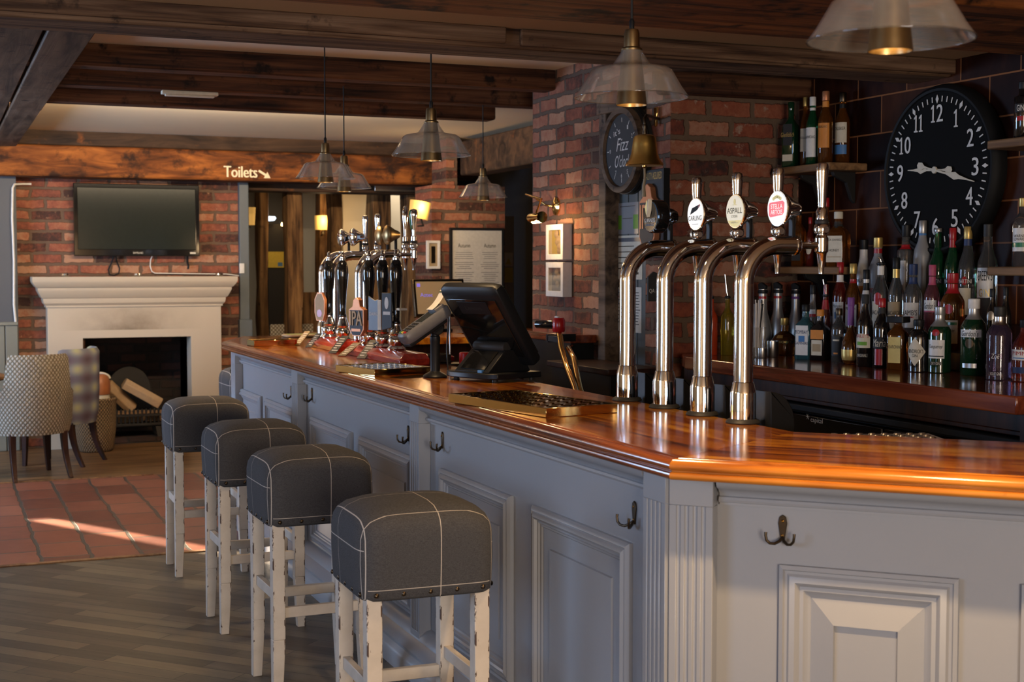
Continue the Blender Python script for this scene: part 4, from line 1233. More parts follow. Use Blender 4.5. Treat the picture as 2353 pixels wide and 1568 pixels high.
c = at(1876, 968, X=XF + .118)
T = face((XF + .1195, c.y, c.z), (-1, 0, 0))
lettering('capital', T, 'whitepaint', t, h=.026, w=.085)
mb = MB()
for k in range(3): mb.prism([(-.012 * math.cos(k * PI / 3) - .001, -.012 * math.sin(k * PI / 3) - .001), (.012 * math.cos(k * PI / 3) - .001, .012 * math.sin(k * PI / 3) - .001), (.012 * math.cos(k * PI / 3) + .001, .012 * math.sin(k * PI / 3) + .001), (-.012 * math.cos(k * PI / 3) + .001, -.012 * math.sin(k * PI / 3) + .001)], 0, .001, T @ Matrix.Translation((-.065, .012, 0)))
mb.build('emblem', 'whitepaint', t)
# bar mats on the rear ledge, black drip guards behind the fonts
for i, (pts, lb) in enumerate(((((1788, 972), (1868, 977), (1790, 978)), 'small ribbed steel bar mat farther behind the counter'), (((1790, 984), (1900, 982), (1975, 994)), 'ribbed steel bar mat just over the rear edge of the counter'))):
    a = at(*pts[0], Z=1.06)
    t = thing('bar_mat', lb, 'bar mat', (2.50 + .22 * (1 - i), 3.32 + .22 * (1 - i), 1.03), math.radians(-20))
    MB().box(-.17, .17, -.07, .07, 0, .008).build('tray', 'steel', t, bevel=.002, bseg=1)
    mb = MB()
    for u in range(8):
        for v in range(3): mb.lathe([(.013, .008), (.010, .013), (0, .014)], 10, TR(-.14 + .04 * u, -.045 + .045 * v, 0))
    mb.build('studs', 'steel', t, smooth=40)
    MB().box(-.16, .16, -.06, .06, -1.03, -.001).build('cabinet', 'black', t)
for i, (y, lb) in enumerate(((4.47, 'black curved guard behind the font with the harp badge'), (4.20, 'black curved guard behind the font with the ribbon badge'), (3.94, 'black curved guard behind the font with the cyder badge'), (3.68, 'black curved guard behind the font nearest the viewer'))):
    t = thing('font_guard', lb, 'guard', (BX + .05, y - .09, ZT - .06), 0, 'black guards behind the near fonts')
    MB().prism([(0, 0), (.085, 0)] + [(.085 * math.cos(a), .055 + .10 * math.sin(a)) for a in [PI / 2 * k / 8 for k in range(9)]][0:] + [(0, .155)], -.09, .09, Matrix(((1, 0, 0, 0), (0, 0, 1, 0), (0, 1, 0, 0), (0, 0, 0, 1)))).build('cover', 'black', t, bevel=.004)
    MB().tube([(.088, -.0, .0), (.089, 0, .055), (.080, 0, .10), (.058, 0, .137)], .004, 8).build('rib', 'rubber', t, smooth=60)

# ------------------------------------------------------------------ bottles
KIND = {  # (fraction of radius, fraction of height) body then shoulder then neck
    'gin': [(.94, 0), (1, .012), (1, .60), (.97, .645), (.80, .70), (.54, .755), (.43, .785), (.41, .93)],
    'wine': [(.94, 0), (1, .012), (1, .55), (.93, .62), (.70, .69), (.52, .75), (.43, .80), (.40, .95)],
    'rum': [(.94, 0), (1, .012), (1, .56), (.95, .62), (.72, .69), (.54, .74), (.45, .77), (.43, .93)],
    'slim': [(.94, 0), (1, .012), (.98, .50), (.80, .62), (.60, .72), (.52, .78), (.50, .94)],
    'round': [(.55, 0), (.80, .02), (.97, .10), (1, .20), (.92, .32), (.66, .42), (.42, .49), (.36, .56), (.34, .92)],
    'squat': [(.72, 0), (.95, .03), (1, .10), (1, .26), (.92, .40), (.70, .52), (.42, .60), (.28, .64), (.26, .92)],
    'square': [(.95, 0), (1, .012), (1, .58), (.94, .63), (.60, .70), (.46, .74), (.42, .78), (.40, .93)],
    'apoth': [(.94, 0), (1, .012), (1, .66), (.95, .72), (.70, .79), (.50, .82), (.46, .92)],
    'cone': [(.92, 0), (1, .02), (1, .30), (.98, .34), (.78, .46), (.56, .56), (.48, .64), (.46, .90)],
    'tall': [(.94, 0), (1, .012), (1, .64), (.90, .71), (.55, .79), (.44, .84), (.40, .95)],
    'pour': [(.94, 0), (1, .012), (1, .46), (.92, .495), (.52, .55), (.36, .585), (.33, .73)],
    'cyl': [(.96, 0), (1, .012), (1, .70), (.96, .73), (.56, .76), (.50, .79), (.48, .93)],
}
NB = [0]
def bottle(px, ytop, wpx, kind, glass, cap, lab, label, X=None, ybase=None, zb=ZB, capf=None, group='bottles on the back bar', face_to=(-.86, -.5), yaw=0, capr=1.12, ytop_is_cap=True):
    """stands where its foot (or its row X) puts it; height from the photo"""
    if ybase is not None:
        p = at(px, ybase, Z=zb)
        d = (p - Vector((0, 0, H)))
        r = wpx * d.dot(FW) / F / 2
        p = p + Vector((FW.x, FW.y, 0)).normalized() * r * .8
    else:
        p = at(px, ytop, X=X)
        d = (p - Vector((0, 0, H)))
        r = wpx * d.dot(FW) / F / 2
    X = p.x
    ht = at(px, ytop, X=X).z - zb
    if X + r > XT - .004: p.x = XT - .004 - r
    t = thing('bottle', label, 'bottle', (p.x, p.y, zb + .0004), 0, group)
    prof = KIND[kind]
    ex = 7 if kind == 'square' else 2
    sc_ = .86 if kind == 'square' else 1
    rz = math.atan2(face_to[1], face_to[0]) + yaw
    Tb = Matrix.Rotation(rz, 4, 'Z')
    def exf(f): return ex if f < .66 else 2 + (ex - 2) * max(0, (.72 - f) / .06)
    MB().loft([(r * a * sc_, r * a * sc_, f * ht, max(2, exf(f))) for a, f in prof], 28, Tb).build('body', glass, t, smooth=40)
    fe = prof[-1][1]
    c0 = capf or .87
    cr = prof[-1][0] * r * sc_ * capr
    zc = c0 * ht
    if cap == 'pourer':
        MB().lathe([(cr * .95, zc), (cr * 1.15, zc + .004), (cr * 1.15, zc + .010), (cr * .6, zc + .014), (0, zc + .014)], 16).build('stopper', 'black', t)
        MB().tube([(0, 0, zc + .012), (-.004, .002, zc + .03), (-.012, .006, ht)], [.0055, .005, .003], 8).build('spout', 'chrome', t, smooth=60)
    elif cap == 'flatcap':
        MB().loft([(r * .92, r * .92, .80 * ht, 7), (r * .98, r * .98, .81 * ht, 7), (r * .98, r * .98, .90 * ht, 7), (r * .95, r * .95, .905 * ht, 7)], 32, Tb).build('cap', 'black', t, smooth=35)
    elif cap == 'flip':
        MB().lathe([(cr * 1.05, zc), (cr * 1.1, zc + .004), (cr * 1.1, zc + .014), (cr * .9, zc + .018), (0, zc + .018)], 20).build('collar', 'black', t, smooth=35)
        MB().prism([(-cr * .8, 0), (cr * .8, 0), (cr * .9, .02), (-cr * .2, ht - zc - .018), (-cr * .9, ht - zc - .026)], -cr * .55, cr * .55, TR(0, 0, zc + .018) @ Matrix.Rotation(rz + PI / 2, 4, 'Z') @ Matrix(((1, 0, 0, 0), (0, 0, -1, 0), (0, 1, 0, 0), (0, 0, 0, 1)))).build('cap', 'black', t, bevel=.002)
    else:
        m1 = cap if isinstance(cap, str) else cap[0]
        MB().lathe([(cr * .98, zc), (cr * 1.02, zc + .002), (cr * 1.02, ht - .003), (cr * .9, ht), (0, ht)], 20).build('cap', m1, t, smooth=35)
        if not isinstance(cap, str):
            f0_, f1_, m2 = cap[1:]
            k = lambda f: next((a0 + (a1 - a0) * (f - b0) / (b1 - b0) for (a0, b0), (a1, b1) in zip(prof, prof[1:]) if b0 <= f <= b1), prof[-1][0])
            MB().lathe([(k(f0_ + (f1_ - f0_) * j / 4) * r * sc_ * 1.03, (f0_ + (f1_ - f0_) * j / 4) * ht) for j in range(5)], 20, cap=False).build('neck_sleeve', m2, t, smooth=50)
    for L in lab or []:
        shape, z0, z1, half, mat = L[:5]
        zz0, zz1 = z0 * ht, z1 * ht
        if kind == 'square':
            Tf = face(Tb @ Vector((r * sc_ * 1.004, 0, (zz0 + zz1) / 2)), Tb @ Vector((1, 0, 0)))
            w = r * sc_ * 1.7 * half
            o = MB().prism(rect(w, zz1 - zz0), -.001, .0008, Tf).build('label', mat, t)
            Ttx, bend = Tf @ Matrix.Translation((0, 0, .0008)), None
        else:
            rl = r * 1.012
            a = half
            ring = []
            n = 14
            pts = []
            for j in range(n + 1):
                th = -a + 2 * a * j / n
                if shape == 'rect': lo, hi = zz0, zz1
                elif shape == 'diamond': lo, hi = (zz0 + zz1) / 2 - (zz1 - zz0) / 2 * (1 - abs(th) / a) - .0005, (zz0 + zz1) / 2 + (zz1 - zz0) / 2 * (1 - abs(th) / a) + .0005
                elif shape == 'oval':
                    q = math.sqrt(max(0, 1 - (th / a) ** 2)); lo, hi = (zz0 + zz1) / 2 - (zz1 - zz0) / 2 * q - .0003, (zz0 + zz1) / 2 + (zz1 - zz0) / 2 * q + .0003
                elif shape == 'arch': lo, hi = zz0, zz1 - (zz1 - zz0) * .25 * (th / a) ** 2
                def rr(z):
                    f = z / ht
                    return next((a0 + (a1 - a0) * (f - b0) / (b1 - b0) for (a0, b0), (a1, b1) in zip(prof, prof[1:]) if b0 <= f <= b1), .3) * r * 1.012
                pts.append((th, lo, hi, rr))
            mb = MB()
            vs = []
            for th, lo, hi, rr in pts:
                for s in range(5):
                    z = lo + (hi - lo) * s / 4
                    q = rr(z)
                    vs.append((q * math.cos(th), q * math.sin(th), z))
            fs = [(j * 5 + s, (j + 1) * 5 + s, (j + 1) * 5 + s + 1, j * 5 + s + 1) for j in range(n) for s in range(4)]
            o = mb.add(vs, fs, Tb).build('label', mat, t, smooth=50)
            Ttx = face(Tb @ Vector((r * 1.018, 0, (zz0 + zz1) / 2)), Tb @ Vector((1, 0, 0)))
            bend = r * 1.018
        for tx in L[5:]:
            s, frac, hf, wf, tm = tx
            wid = wf * (r * 1.9 if bend is None else 2 * half * bend)
            if s == 'band':
                mbt = MB()
                wv = [(-wid / 2 + wid * q / 8) for q in range(9)]
                cy = (frac - .5) * (zz1 - zz0)
                hh = hf * (zz1 - zz0) / 2
                vs = []
                for u in wv:
                    b_ = bend or 1e3
                    vs += [(b_ * math.sin(u / b_), cy - hh, b_ * math.cos(u / b_) - b_ + .0006), (b_ * math.sin(u / b_), cy + hh, b_ * math.cos(u / b_) - b_ + .0006)]
                mbt.add(vs, [(2 * q, 2 * q + 2, 2 * q + 3, 2 * q + 1) for q in range(8)], Ttx).build('print', tm, o)
            else:
                lettering(s, Ttx, tm, o, h=hf * (zz1 - zz0), w=wid, cy=(frac - .5) * (zz1 - zz0), bend=bend, off=.0009)
    return t
R = 'rect'
# front row, feet on the shelf edge
bottle(1854, 700, 46, 'square', 'g_blue', 'black', [(R, .08, .62, .9, 'white', ('BOMBAY', .78, .12, .7, 'navy'), ('band', .55, .2, .35, 'blue'), ('SAPPHIRE', .40, .10, .75, 'navy'))], 'pale blue square gin bottle with arched white label', ybase=827)
bottle(1888, 712, 44, 'square', 'g_black', 'orange', [(R, .10, .40, .8, 'cream', ('band', .5, .5, .5, 'kraft')), (R, .42, .60, .95, 'orange')], 'dark square liqueur bottle with orange cap and orange shield', ybase=829)
bottle(1930, 709, 34, 'gin', 'g_clear', 'bronze', [(R, .12, .48, .8, 'slate', ('band', .8, .08, .6, 'cream'), ('band', .12, .08, .4, 'orange'))], 'clear gin bottle with narrow grey label and cork top', ybase=833)
bottle(1958, 684, 42, 'round', 'g_amber', ('purple', .58, .90, 'purple'), [(R, .06, .22, 1.0, 'gold')], 'round amber liqueur bottle with purple neck', ybase=838)
bottle(1990, 677, 37, 'wine', 'g_black', 'ink', [('arch', .26, .46, 1.1, 'cream', ('BAILEYS', .82, .24, .8, 'redcap'), ('band', .3, .25, .6, 'lime')), (R, .13, .18, .8, 'ink', ('ORIGINAL', .5, .8, .8, 'cream'))], 'black cream liqueur bottle with small landscape label', ybase=843)
bottle(2029, 686, 38, 'wine', 'g_black', ('redcap', .78, .86, 'ink'), [(R, .04, .27, .5, 'redcap'), (R, .28, .44, 1.1, 'ink', ('Maria', .5, .7, .8, 'cream'))], 'black coffee liqueur bottle with red strip and script name', ybase=846)
bottle(2067, 715, 47, 'square', 'g_amber', 'flatcap', [(R, .12, .56, .85, 'gold', ('DISARONNO', .62, .13, .8, 'bronze'))], 'square dimpled liqueur bottle with wide black cap and gold label', ybase=851)
bottle(2115, 735, 46, 'apoth', 'g_black', 'black', [('diamond', .12, .66, 1.1, 'cream', ("HENDRICK'S", .52, .14, .78, 'ink'), ('GIN', .36, .10, .25, 'ink'))], 'squat black apothecary gin bottle with diamond label', ybase=856)
bottle(2164, 705, 52, 'gin', 'g_dkgreen', ('silver', .70, .88, 'silver'), [(R, .22, .50, .8, 'white', ('Tanqueray', .62, .26, .8, 'ink'), ('band', .12, .06, .9, 'ink')), (R, .12, .17, .5, 'ink', ('DRY GIN', .5, .8, .8, 'cream')), ('oval', .56, .66, .35, 'redcap')], 'green gin bottle with silver cap, white label and red seal', ybase=858)
bottle(2243, 687, 58, 'gin', 'g_dkgreen', ('white', .73, .88, 'silver'), [(R, .50, .60, .95, 'white', ("Gordon's", .5, .75, .75, 'ink')), (R, .10, .16, .6, 'silver'), ('oval', .36, .48, .35, 'bronze')], 'tall green gin bottle with white cap and script label', ybase=864)
bottle(2303, 705, 58, 'gin', 'g_violet', ('rubber', .75, .86, 'steel'), [(R, .30, .36, .6, 'g_violet', ('Zoë', .5, 1.1, .55, 'white')), (R, .06, .12, .5, 'g_violet', ('VIOLET GIN', .5, .7, .8, 'white'))], 'clear violet gin bottle with purple flower print', ybase=875)
bottle(2362, 735, 56, 'wine', 'g_red', 'black', [(R, .35, .52, 1.1, 'white', ("PIMM'S", .66, .38, .8, 'redcap'), ('band', .2, .1, .7, 'blue')), (R, .14, .24, .9, 'navy')], 'dark liqueur bottle with white and red label at the shelf end', ybase=879)
bottle(1636, 632, 28, 'pour', 'l_red', 'pourer', [], 'tall pourer bottle of red syrup beside the brick pier', ybase=817, capf=.70, group='pourer bottles by the pier')
bottle(1673, 631, 32, 'pour', 'l_oil', 'pourer', [], 'tall pourer bottle of yellow green liquid beside the red one', ybase=817, capf=.70, group='pourer bottles by the pier')
bottle(1807, 731, 64, 'squat', 'g_amber', 'gold', [(R, .32, .40, 1.2, 'ink', ('CHAMBORD', .5, .7, .8, 'gold')), (R, .46, .54, .3, 'gold')], 'squat round amber liqueur bottle with gold lettered band', ybase=817, capf=.80)
for i, (x, yt, yb, m, lb) in enumerate(((1753, 649, 797, 'redcap', 'silver syrup bottle with red band behind the paper straws'), (1788, 648, 803, 'redcap', 'silver syrup bottle with red band, middle of three'), (1829, 650, 806, 'purple', 'silver syrup bottle with purple band'))):
    bottle(x, yt, 42, 'cone', 'silver', 'flip', [(R, .765, .80, 1.4, m)], lb, X=at(x, yt, Y=5.86).x, capf=.84, group='silver syrup bottles')
bottle(1868, 655, 24, 'slim', 'g_smoke', 'black', [(R, .56, .60, 1.2, 'redcap'), (R, .60, .66, 1.2, 'white')], 'slim grey bottle with red and white band behind the blue gin', X=3.80)
bottle(1898, 643, 24, 'slim', 'g_red', 'pourer', [(R, .62, .74, 1.4, 'redcap')], 'small red bottle with steel pourer', X=3.81, capf=.78)
# stepped riser for the rear rows
ZM, ZR = ZB + .075, ZB + .19
t = thing('bottle_riser', 'dark stepped riser under the rear rows of bottles', 'riser', (0, 0, 0))
MB().box(3.845, 3.965, 3.75, 5.75, ZB + .0004, ZM).box(3.965, XT - .003, 3.75, 5.75, ZB + .0004, ZR).build('steps', 'darkwood', t, bevel=.004)
# middle row
XM = 3.90
bottle(1931, 603, 33, 'rum', 'g_red', ('redcap', .75, .84, 'white'), [(R, .22, .50, .9, 'white', ('Morgan', .8, .18, .8, 'ink'), ('band', .4, .3, .4, 'blue'))], 'spiced rum bottle with red cap and white label', zb=ZM, X=XM)
bottle(1961, 606, 34, 'rum', 'g_amber', ('gold', .75, .80, 'redcap'), [(R, .20, .48, .9, 'white', ('Morgan', .8, .18, .8, 'ink'))], 'spiced rum bottle with gold cap and red collar', zb=ZM, X=XM + .02)
bottle(1991, 620, 26, 'slim', 'g_white', ('black', .72, .82, 'black'), [(R, .30, .36, 1.0, 'orange')], 'small white bottle with black neck', zb=ZM, X=XM)
bottle(2025, 592, 38, 'rum', 'g_clear', 'pourer', [(R, .20, .50, 1.0, 'cream', ('BACARDI', .58, .16, .85, 'ink'), ('band', .2, .1, .3, 'ink')), ('oval', .46, .60, .55, 'redcap'), (R, .80, .90, 1.3, 'white')], 'clear white rum bottle with steel pourer and bat roundel', zb=ZM, X=XM, capf=.91)
bottle(2060, 592, 36, 'rum', 'g_clear', ('black', .77, .87, 'gold'), [(R, .20, .50, 1.0, 'kraft', ('BACARDI', .58, .16, .85, 'ink'))], 'clear gold rum bottle with gold neck and tan label', zb=ZM, X=XM + .01)
bottle(2099, 607, 42, 'gin', 'g_smoke', ('navy', .76, .84, 'navy'), [(R, .24, .54, 1.0, 'white', ("LAMB'S", .60, .22, .85, 'ink'), ('band', .42, .06, .5, 'redcap'))], 'clear navy rum bottle with navy cap and white label', zb=ZM, X=XM)
bottle(2143, 609, 36, 'gin', 'g_pink', ('pink', .76, .86, 'pink'), [(R, .44, .58, .95, 'white', ("Gordon's", .55, .55, .8, 'ink'), ('band', .06, .12, 1.0, 'pink'))], 'pink gin bottle with pink cap and script label', zb=ZM, X=XM + .01)
bottle(2190, 628, 54, 'gin', 'g_amber', ('redcap', .74, .86, 'redcap'), [(R, .10, .40, .8, 'cream', ('band', .85, .12, .9, 'greencol'), ('Tanqueray', .55, .16, .7, 'ink')), ('oval', .48, .60, .4, 'redcap')], 'orange gin bottle with red cap and green bordered label', zb=ZM, X=XM)
bottle(2281, 664, 28, 'wine', 'g_black', 'black', [('oval', .52, .66, .7, 'silver')], 'dark port bottle with grey round medallion', zb=ZM, X=XM)
bottle(2312, 660, 27, 'wine', 'g_black', 'black', [], 'plain dark wine bottle behind the violet gin', zb=ZM, X=XM + .03)
# back row against the tiles
XR = 4.02
bottle(1985, 551, 36, 'slim', 'g_white', 'black', [(R, .30, .40, 1.0, 'orange'), (R, .44, .50, .9, 'g_white', ('MALIBU', .5, .8, .8, 'ink'))], 'white coconut rum bottle with black cap', zb=ZR, X=XR)
bottle(2018, 546, 42, 'rum', 'g_frost', ('gold', .80, .86, 'redcap'), [(R, .28, .40, 1.0, 'g_frost', ('ARCHERS', .5, .5, .8, 'redcap'))], 'frosted schnapps bottle with gold cap and red collar', zb=ZR, X=XR)
bottle(2083, 517, 40, 'cyl', 'g_smoke', 'black', [(R, .74, .79, 1.2, 'redcap'), (R, .15, .62, .35, 'white')], 'clear cylindrical gin bottle with vertical white lettering', zb=ZR, X=XR)
bottle(2121, 507, 40, 'tall', 'g_frost', ('silver', .85, .93, 'blue'), [('arch', .22, .55, .8, 'g_frost')], 'frosted vodka bottle with silver cap and blue strip', zb=ZR, X=XR)
bottle(2156, 525, 38, 'wine', 'g_green', 'silver', [(R, .40, .46, 1.0, 'ink', ('MARTINI', .5, .7, .8, 'white'))], 'green vermouth bottle with thin silver cap', zb=ZR, X=XR, capf=.96)
bottle(2190, 524, 36, 'wine', 'g_green', ('redcap', .79, .90, 'redcap'), [(R, .40, .46, 1.0, 'ink', ('MARTINI', .5, .7, .8, 'white')), ('oval', .39, .48, .3, 'redcap')], 'green vermouth bottle with red foil neck', zb=ZR, X=XR)
bottle(2225, 521, 42, 'wine', 'g_clear', ('gold', .80, .93, 'navy'), [(R, .40, .46, 1.0, 'ink', ('MARTINI', .5, .7, .8, 'white')), ('oval', .39, .48, .3, 'redcap'), (R, .08, .36, .7, 'cream')], 'clear vermouth bottle with navy neck and cream label', zb=ZR, X=XR)
bottle(2271, 515, 46, 'wine', 'g_clear', 'rubber', [(R, .26, .56, .9, 'white', ("GREEN'S", .74, .34, .9, 'ink'), ('GIN', .16, .26, .6, 'gold'))], 'clear gin bottle with tall black lettering', zb=ZR, X=XR)
# wall shelves with bottles
def wall_shelf(pa, pb, yy, z, lb, depth):
    y0, y1 = at(pb, yy, X=XT - depth).y, min(at(pa, yy, X=XT - depth).y + .09, YP - .05)
    t = thing('wall_shelf', lb, 'shelf', (0, 0, 0))
    MB().box(XT - depth, XT - .001, y0, y1, z - .036, z).build('board', 'shelf', t, bevel=.006)
    for k in (.22, .78):
        y = y0 + (y1 - y0) * k
        MB().prism([(0, 0), (-.13, 0), (-.12, -.02), (-.05, -.05), (-.02, -.13), (0, -.15)], -.012, .012, Matrix(((1, 0, 0, XT - .002), (0, 0, 1, y), (0, 1, 0, z - .037), (0, 0, 0, 1)))).build('bracket', 'iron', t, bevel=.002, bseg=1)
    return t
za = at(1880, 381, X=XT - .12).z
zb_ = at(1860, 613, X=XT - .12).z
wall_shelf(1800, 1905, 390, za, 'rough timber wall shelf of whiskies above left of the clock', .22)
wall_shelf(1806, 1925, 622, zb_, 'rough timber wall shelf of bourbons below the whisky shelf', .22)
zc_ = at(2330, 322, X=XT - .12).z
zd_ = at(2330, 613, X=XT - .12).z
for z, lb in ((zc_, 'upper timber wall shelf right of the clock'), (zd_, 'lower timber wall shelf right of the clock')):
    wall_shelf(2304, 2700, 330 if z == zc_ else 620, z, lb, .20)
XW = XT - .145
G1, G2 = 'whiskies on the upper shelf', 'bourbons on the lower shelf'
bottle(1818, 235, 38, 'square', 'g_dkgreen', 'g_dkgreen', [(R, .34, .66, .8, 'slate', ('Glenfiddich', .5, .22, .9, 'gold')), (R, .10, .20, .9, 'cream')], 'dark green whisky bottle with gold edged shield label', X=XW, zb=za, group=G1)
bottle(1851, 224, 22, 'rum', 'g_amber', 'gold', [(R, .22, .55, 1.0, 'cream', ('MACALLAN', .6, .1, .8, 'ink'))], 'whisky bottle with gold cap and cream triangle label', X=XW + .03, zb=za, group=G1)
bottle(1868, 223, 30, 'rum', 'g_green', ('white', .80, .84, 'white'), [(R, .12, .55, .95, 'white', ('LAPHROAIG', .68, .10, .85, 'ink'))], 'green whisky bottle with white cap and tall white label', X=XW, zb=za, group=G1)
bottle(1898, 210, 34, 'rum', 'g_amber', ('copper', .78, .86, 'orange'), [(R, .22, .56, .95, 'orange', ('HIGHLAND', .85, .10, .7, 'bronze'))], 'amber whisky bottle with orange label and cork', X=XW, zb=za, group=G1)
bottle(1937, 213, 34, 'rum', 'g_amber', ('bronze', .78, .84, 'black'), [(R, .30, .58, 1.0, 'cream', ('TALISKER', .7, .16, .8, 'ink')), (R, .14, .27, 1.0, 'blue')], 'amber whisky bottle with cream and blue label', X=XT - .052, zb=za, group=G1)
bottle(1836, 478, 32, 'square', 'g_amber', 'black', [(R, .10, .50, .9, 'ink', ("JACK DANIEL'S", .8, .10, .8, 'cream'), ('WHISKEY', .4, .10, .7, 'cream'))], 'square whiskey bottle with black label behind the tap arm', X=XW, zb=zb_, group=G2)
bottle(1862, 500, 18, 'rum', 'g_red', 'redcap', [('oval', .25, .45, .8, 'cream')], 'narrow red bottle with pale oval label', X=XW + .02, zb=zb_, group=G2)
bottle(1898, 455, 32, 'rum', 'g_amber', 'redcap', [(R, .30, .64, 1.0, 'cream', ('FOUR ROSES', .75, .12, .85, 'redcap'))], 'bourbon bottle with red stopper and cream label', X=XW, zb=zb_, group=G2)
bottle(1927, 487, 52, 'square', 'g_amber', ('cream', .70, .82, 'g_clear'), [(R, .08, .56, 1.0, 'cream', ("JACK DANIEL'S", .84, .10, .85, 'ink'), ('HONEY', .45, .10, .5, 'ink'), ('band', .2, .03, .7, 'kraft'))], 'square honey whiskey bottle with large cream label', X=XW - .02, zb=zb_, group=G2)
bottle(2352, 188, 40, 'cyl', 'g_black', 'black', [(R, .45, .60, .8, 'ink', ('GIN', .5, .7, .5, 'white')), (R, .30, .38, .4, 'redcap')], 'black gin bottle on the upper shelf right of the clock', X=XW, zb=zc_, group='gins on the shelves right of the clock')
bottle(2353, 455, 48, 'gin', 'g_clear', 'gold', [(R, .22, .56, .9, 'white', ('WARNER', .66, .12, .7, 'ink'), ('EDWARDS', .52, .12, .7, 'ink'), ('band', .28, .2, 1.0, 'greencol'))], 'clear gin bottle with white and green label on the lower shelf right of the clock', X=XW, zb=zd_, group='gins on the shelves right of the clock')

# straws in a glass, steel tumblers
p = at(1741, 823, Z=ZB)
t = thing('straw_glass', 'glass of white paper straws on the back bar', 'straw holder', p + Vector((.02, .035, .0005)))
MB().lathe([(.030, 0), (.034, .004), (.040, .14), (.0405, .141), (.038, .14), (.032, .006), (0, .006)], 28).build('glass', 'shade_glass', t, smooth=40)
mb = MB(); mk = MB()
rr = random.Random(3)
for k in range(15):
    a, q = rr.uniform(0, 6.28), rr.uniform(0, .020)
    b = a + rr.uniform(-.5, .5)
    (mk if k % 7 == 6 else mb).tube([(q * math.cos(a), q * math.sin(a), .008), (.034 * math.cos(b) * rr.uniform(.5, 1), .034 * math.sin(b) * rr.uniform(.5, 1), rr.uniform(.235, .27))], .0032, 7)
mb.build('straws', 'straw', t, smooth=60)
mk.build('black_straws', 'ink', t, smooth=60)
for i, (x, y, r, hh, lb) in enumerate(((1733, 822, .020, .048, 'short steel bar measure in front of the straws'), (1751, 823, .022, .046, 'short steel bar measure beside the taller tumbler'), (1766, 821, .030, .075, 'taller steel tumbler by the squat amber bottle'))):
    t = thing('steel_measure', lb, 'measure', at(x, y, Z=ZB) + Vector((-.02 + .02 * i, .0, .0005)), 0, 'steel measures on the back bar')
    MB().lathe([(r * .96, 0), (r, .002), (r, hh), (r * .94, hh), (r * .92, .004), (0, .004)], 24).build('cup', 'steel', t, smooth=40)

# ------------------------------------------------------------------ big wall clock
c = at(2151, 391, X=XT - .075)
t = thing('wall_clock', 'large round black wall clock with white numerals on the tiles', 'clock', c)
Tc = face((0, 0, 0), (-1, 0, 0))
s_ = (at(2150, 228, X=XT - .075).z - at(2150, 553, X=XT - .075).z) / 2      # radius of the minute ring
RC = s_ * 1.16
MB().lathe([(RC * .98, -.074), (RC * 1.04, -.06), (RC * 1.05, -.03), (RC * 1.03, -.006), (RC * .99, .006), (RC * .96, .004), (RC * .95, -.004), (0, -.004)], 64, Tc).build('case', pm('black_clock_case', (.007, .007, .007), .6, spec=.2), t, smooth=40)
fc = MB().lathe([(RC * .95, -.0035), (0, -.003)], 64, Tc, cap=False).build('dial', pm('matt_black_dial', (.006, .006, .006), .8, spec=.12), t)
for k in range(60):
    a = 2 * PI * k / 60
    mm = MB()
    if k % 5: mm.prism(rect(.0052, .024), 0, .0012, Tc @ Matrix.Rotation(-a, 4, 'Z') @ Matrix.Translation((0, s_, 0)))
    else: mm.prism([(0, -.019), (.0095, 0), (0, .019), (-.0095, 0)], 0, .0012, Tc @ Matrix.Rotation(-a, 4, 'Z') @ Matrix.Translation((0, s_, 0)))
    mm.build('minute_mark', 'whitepaint', fc)
for k in range(1, 13):
    a = 2 * PI * k / 12
    x, y = s_ * .80 * math.sin(a), s_ * .80 * math.cos(a)
    mb, hh, ww = MB(), s_ * .245, s_ * .145
    st = str(k)
    wid = [ww * .62 if ch == '1' else ww for ch in st]
    u = x - (sum(wid) + .006 * (len(st) - 1)) / 2
    for ch, w_ in zip(st, wid):
        if ch == '1':
            mb.prism([(u + w_ * a, y + hh * b) for a, b in ((.05, -.5), (.95, -.5), (.95, -.43), (.66, -.40), (.66, .5), (.48, .5), (.02, .34), (.02, .25), (.36, .32), (.36, -.40), (.05, -.43))], 0, .001, Tc)
        else:
            put(mb, ch, Tc, h=hh, w=w_ * .9, cx=u + w_ / 2, cy=y, bold=.003)
        u += w_ + .006
    mb.build('numeral', 'whitepaint', fc)
def hand(a, L, tail, w, z, nm):
    pts = [(-w * .2, -tail * .4), (-w * .35, -tail * .62), (-w, -tail * .78), (-w * .8, -tail), (0, -tail * 1.06), (w * .8, -tail), (w, -tail * .78), (w * .35, -tail * .62), (w * .2, -tail * .4), (w * .3, 0), (w * .25, L * .3), (w, L * .52), (w * .5, L * .62), (w * .22, L * .80), (w * .12, L), (-w * .12, L), (-w * .22, L * .80), (-w * .5, L * .62), (-w, L * .52), (-w * .25, L * .3), (-w * .3, 0)]
    MB().prism(pts, z, z + .002, Tc @ Matrix.Rotation(-a, 4, 'Z')).lathe([(w * .9, z), (w * .9, z + .003), (0, z + .004)], 20, Tc).build(nm, 'cream', t, bevel=.0006, bseg=1)
hand(math.radians(104), s_ * .86, s_ * .36, s_ * .055, .010, 'minute_hand')
hand(math.radians(273), s_ * .60, s_ * .34, s_ * .055, .005, 'hour_hand')
# ------------------------------------------------------------------ things on the brick walls
def on_side(px, py, d=.0): return at(px, py, X=XS - d)
NX = (-1, 0, 0)
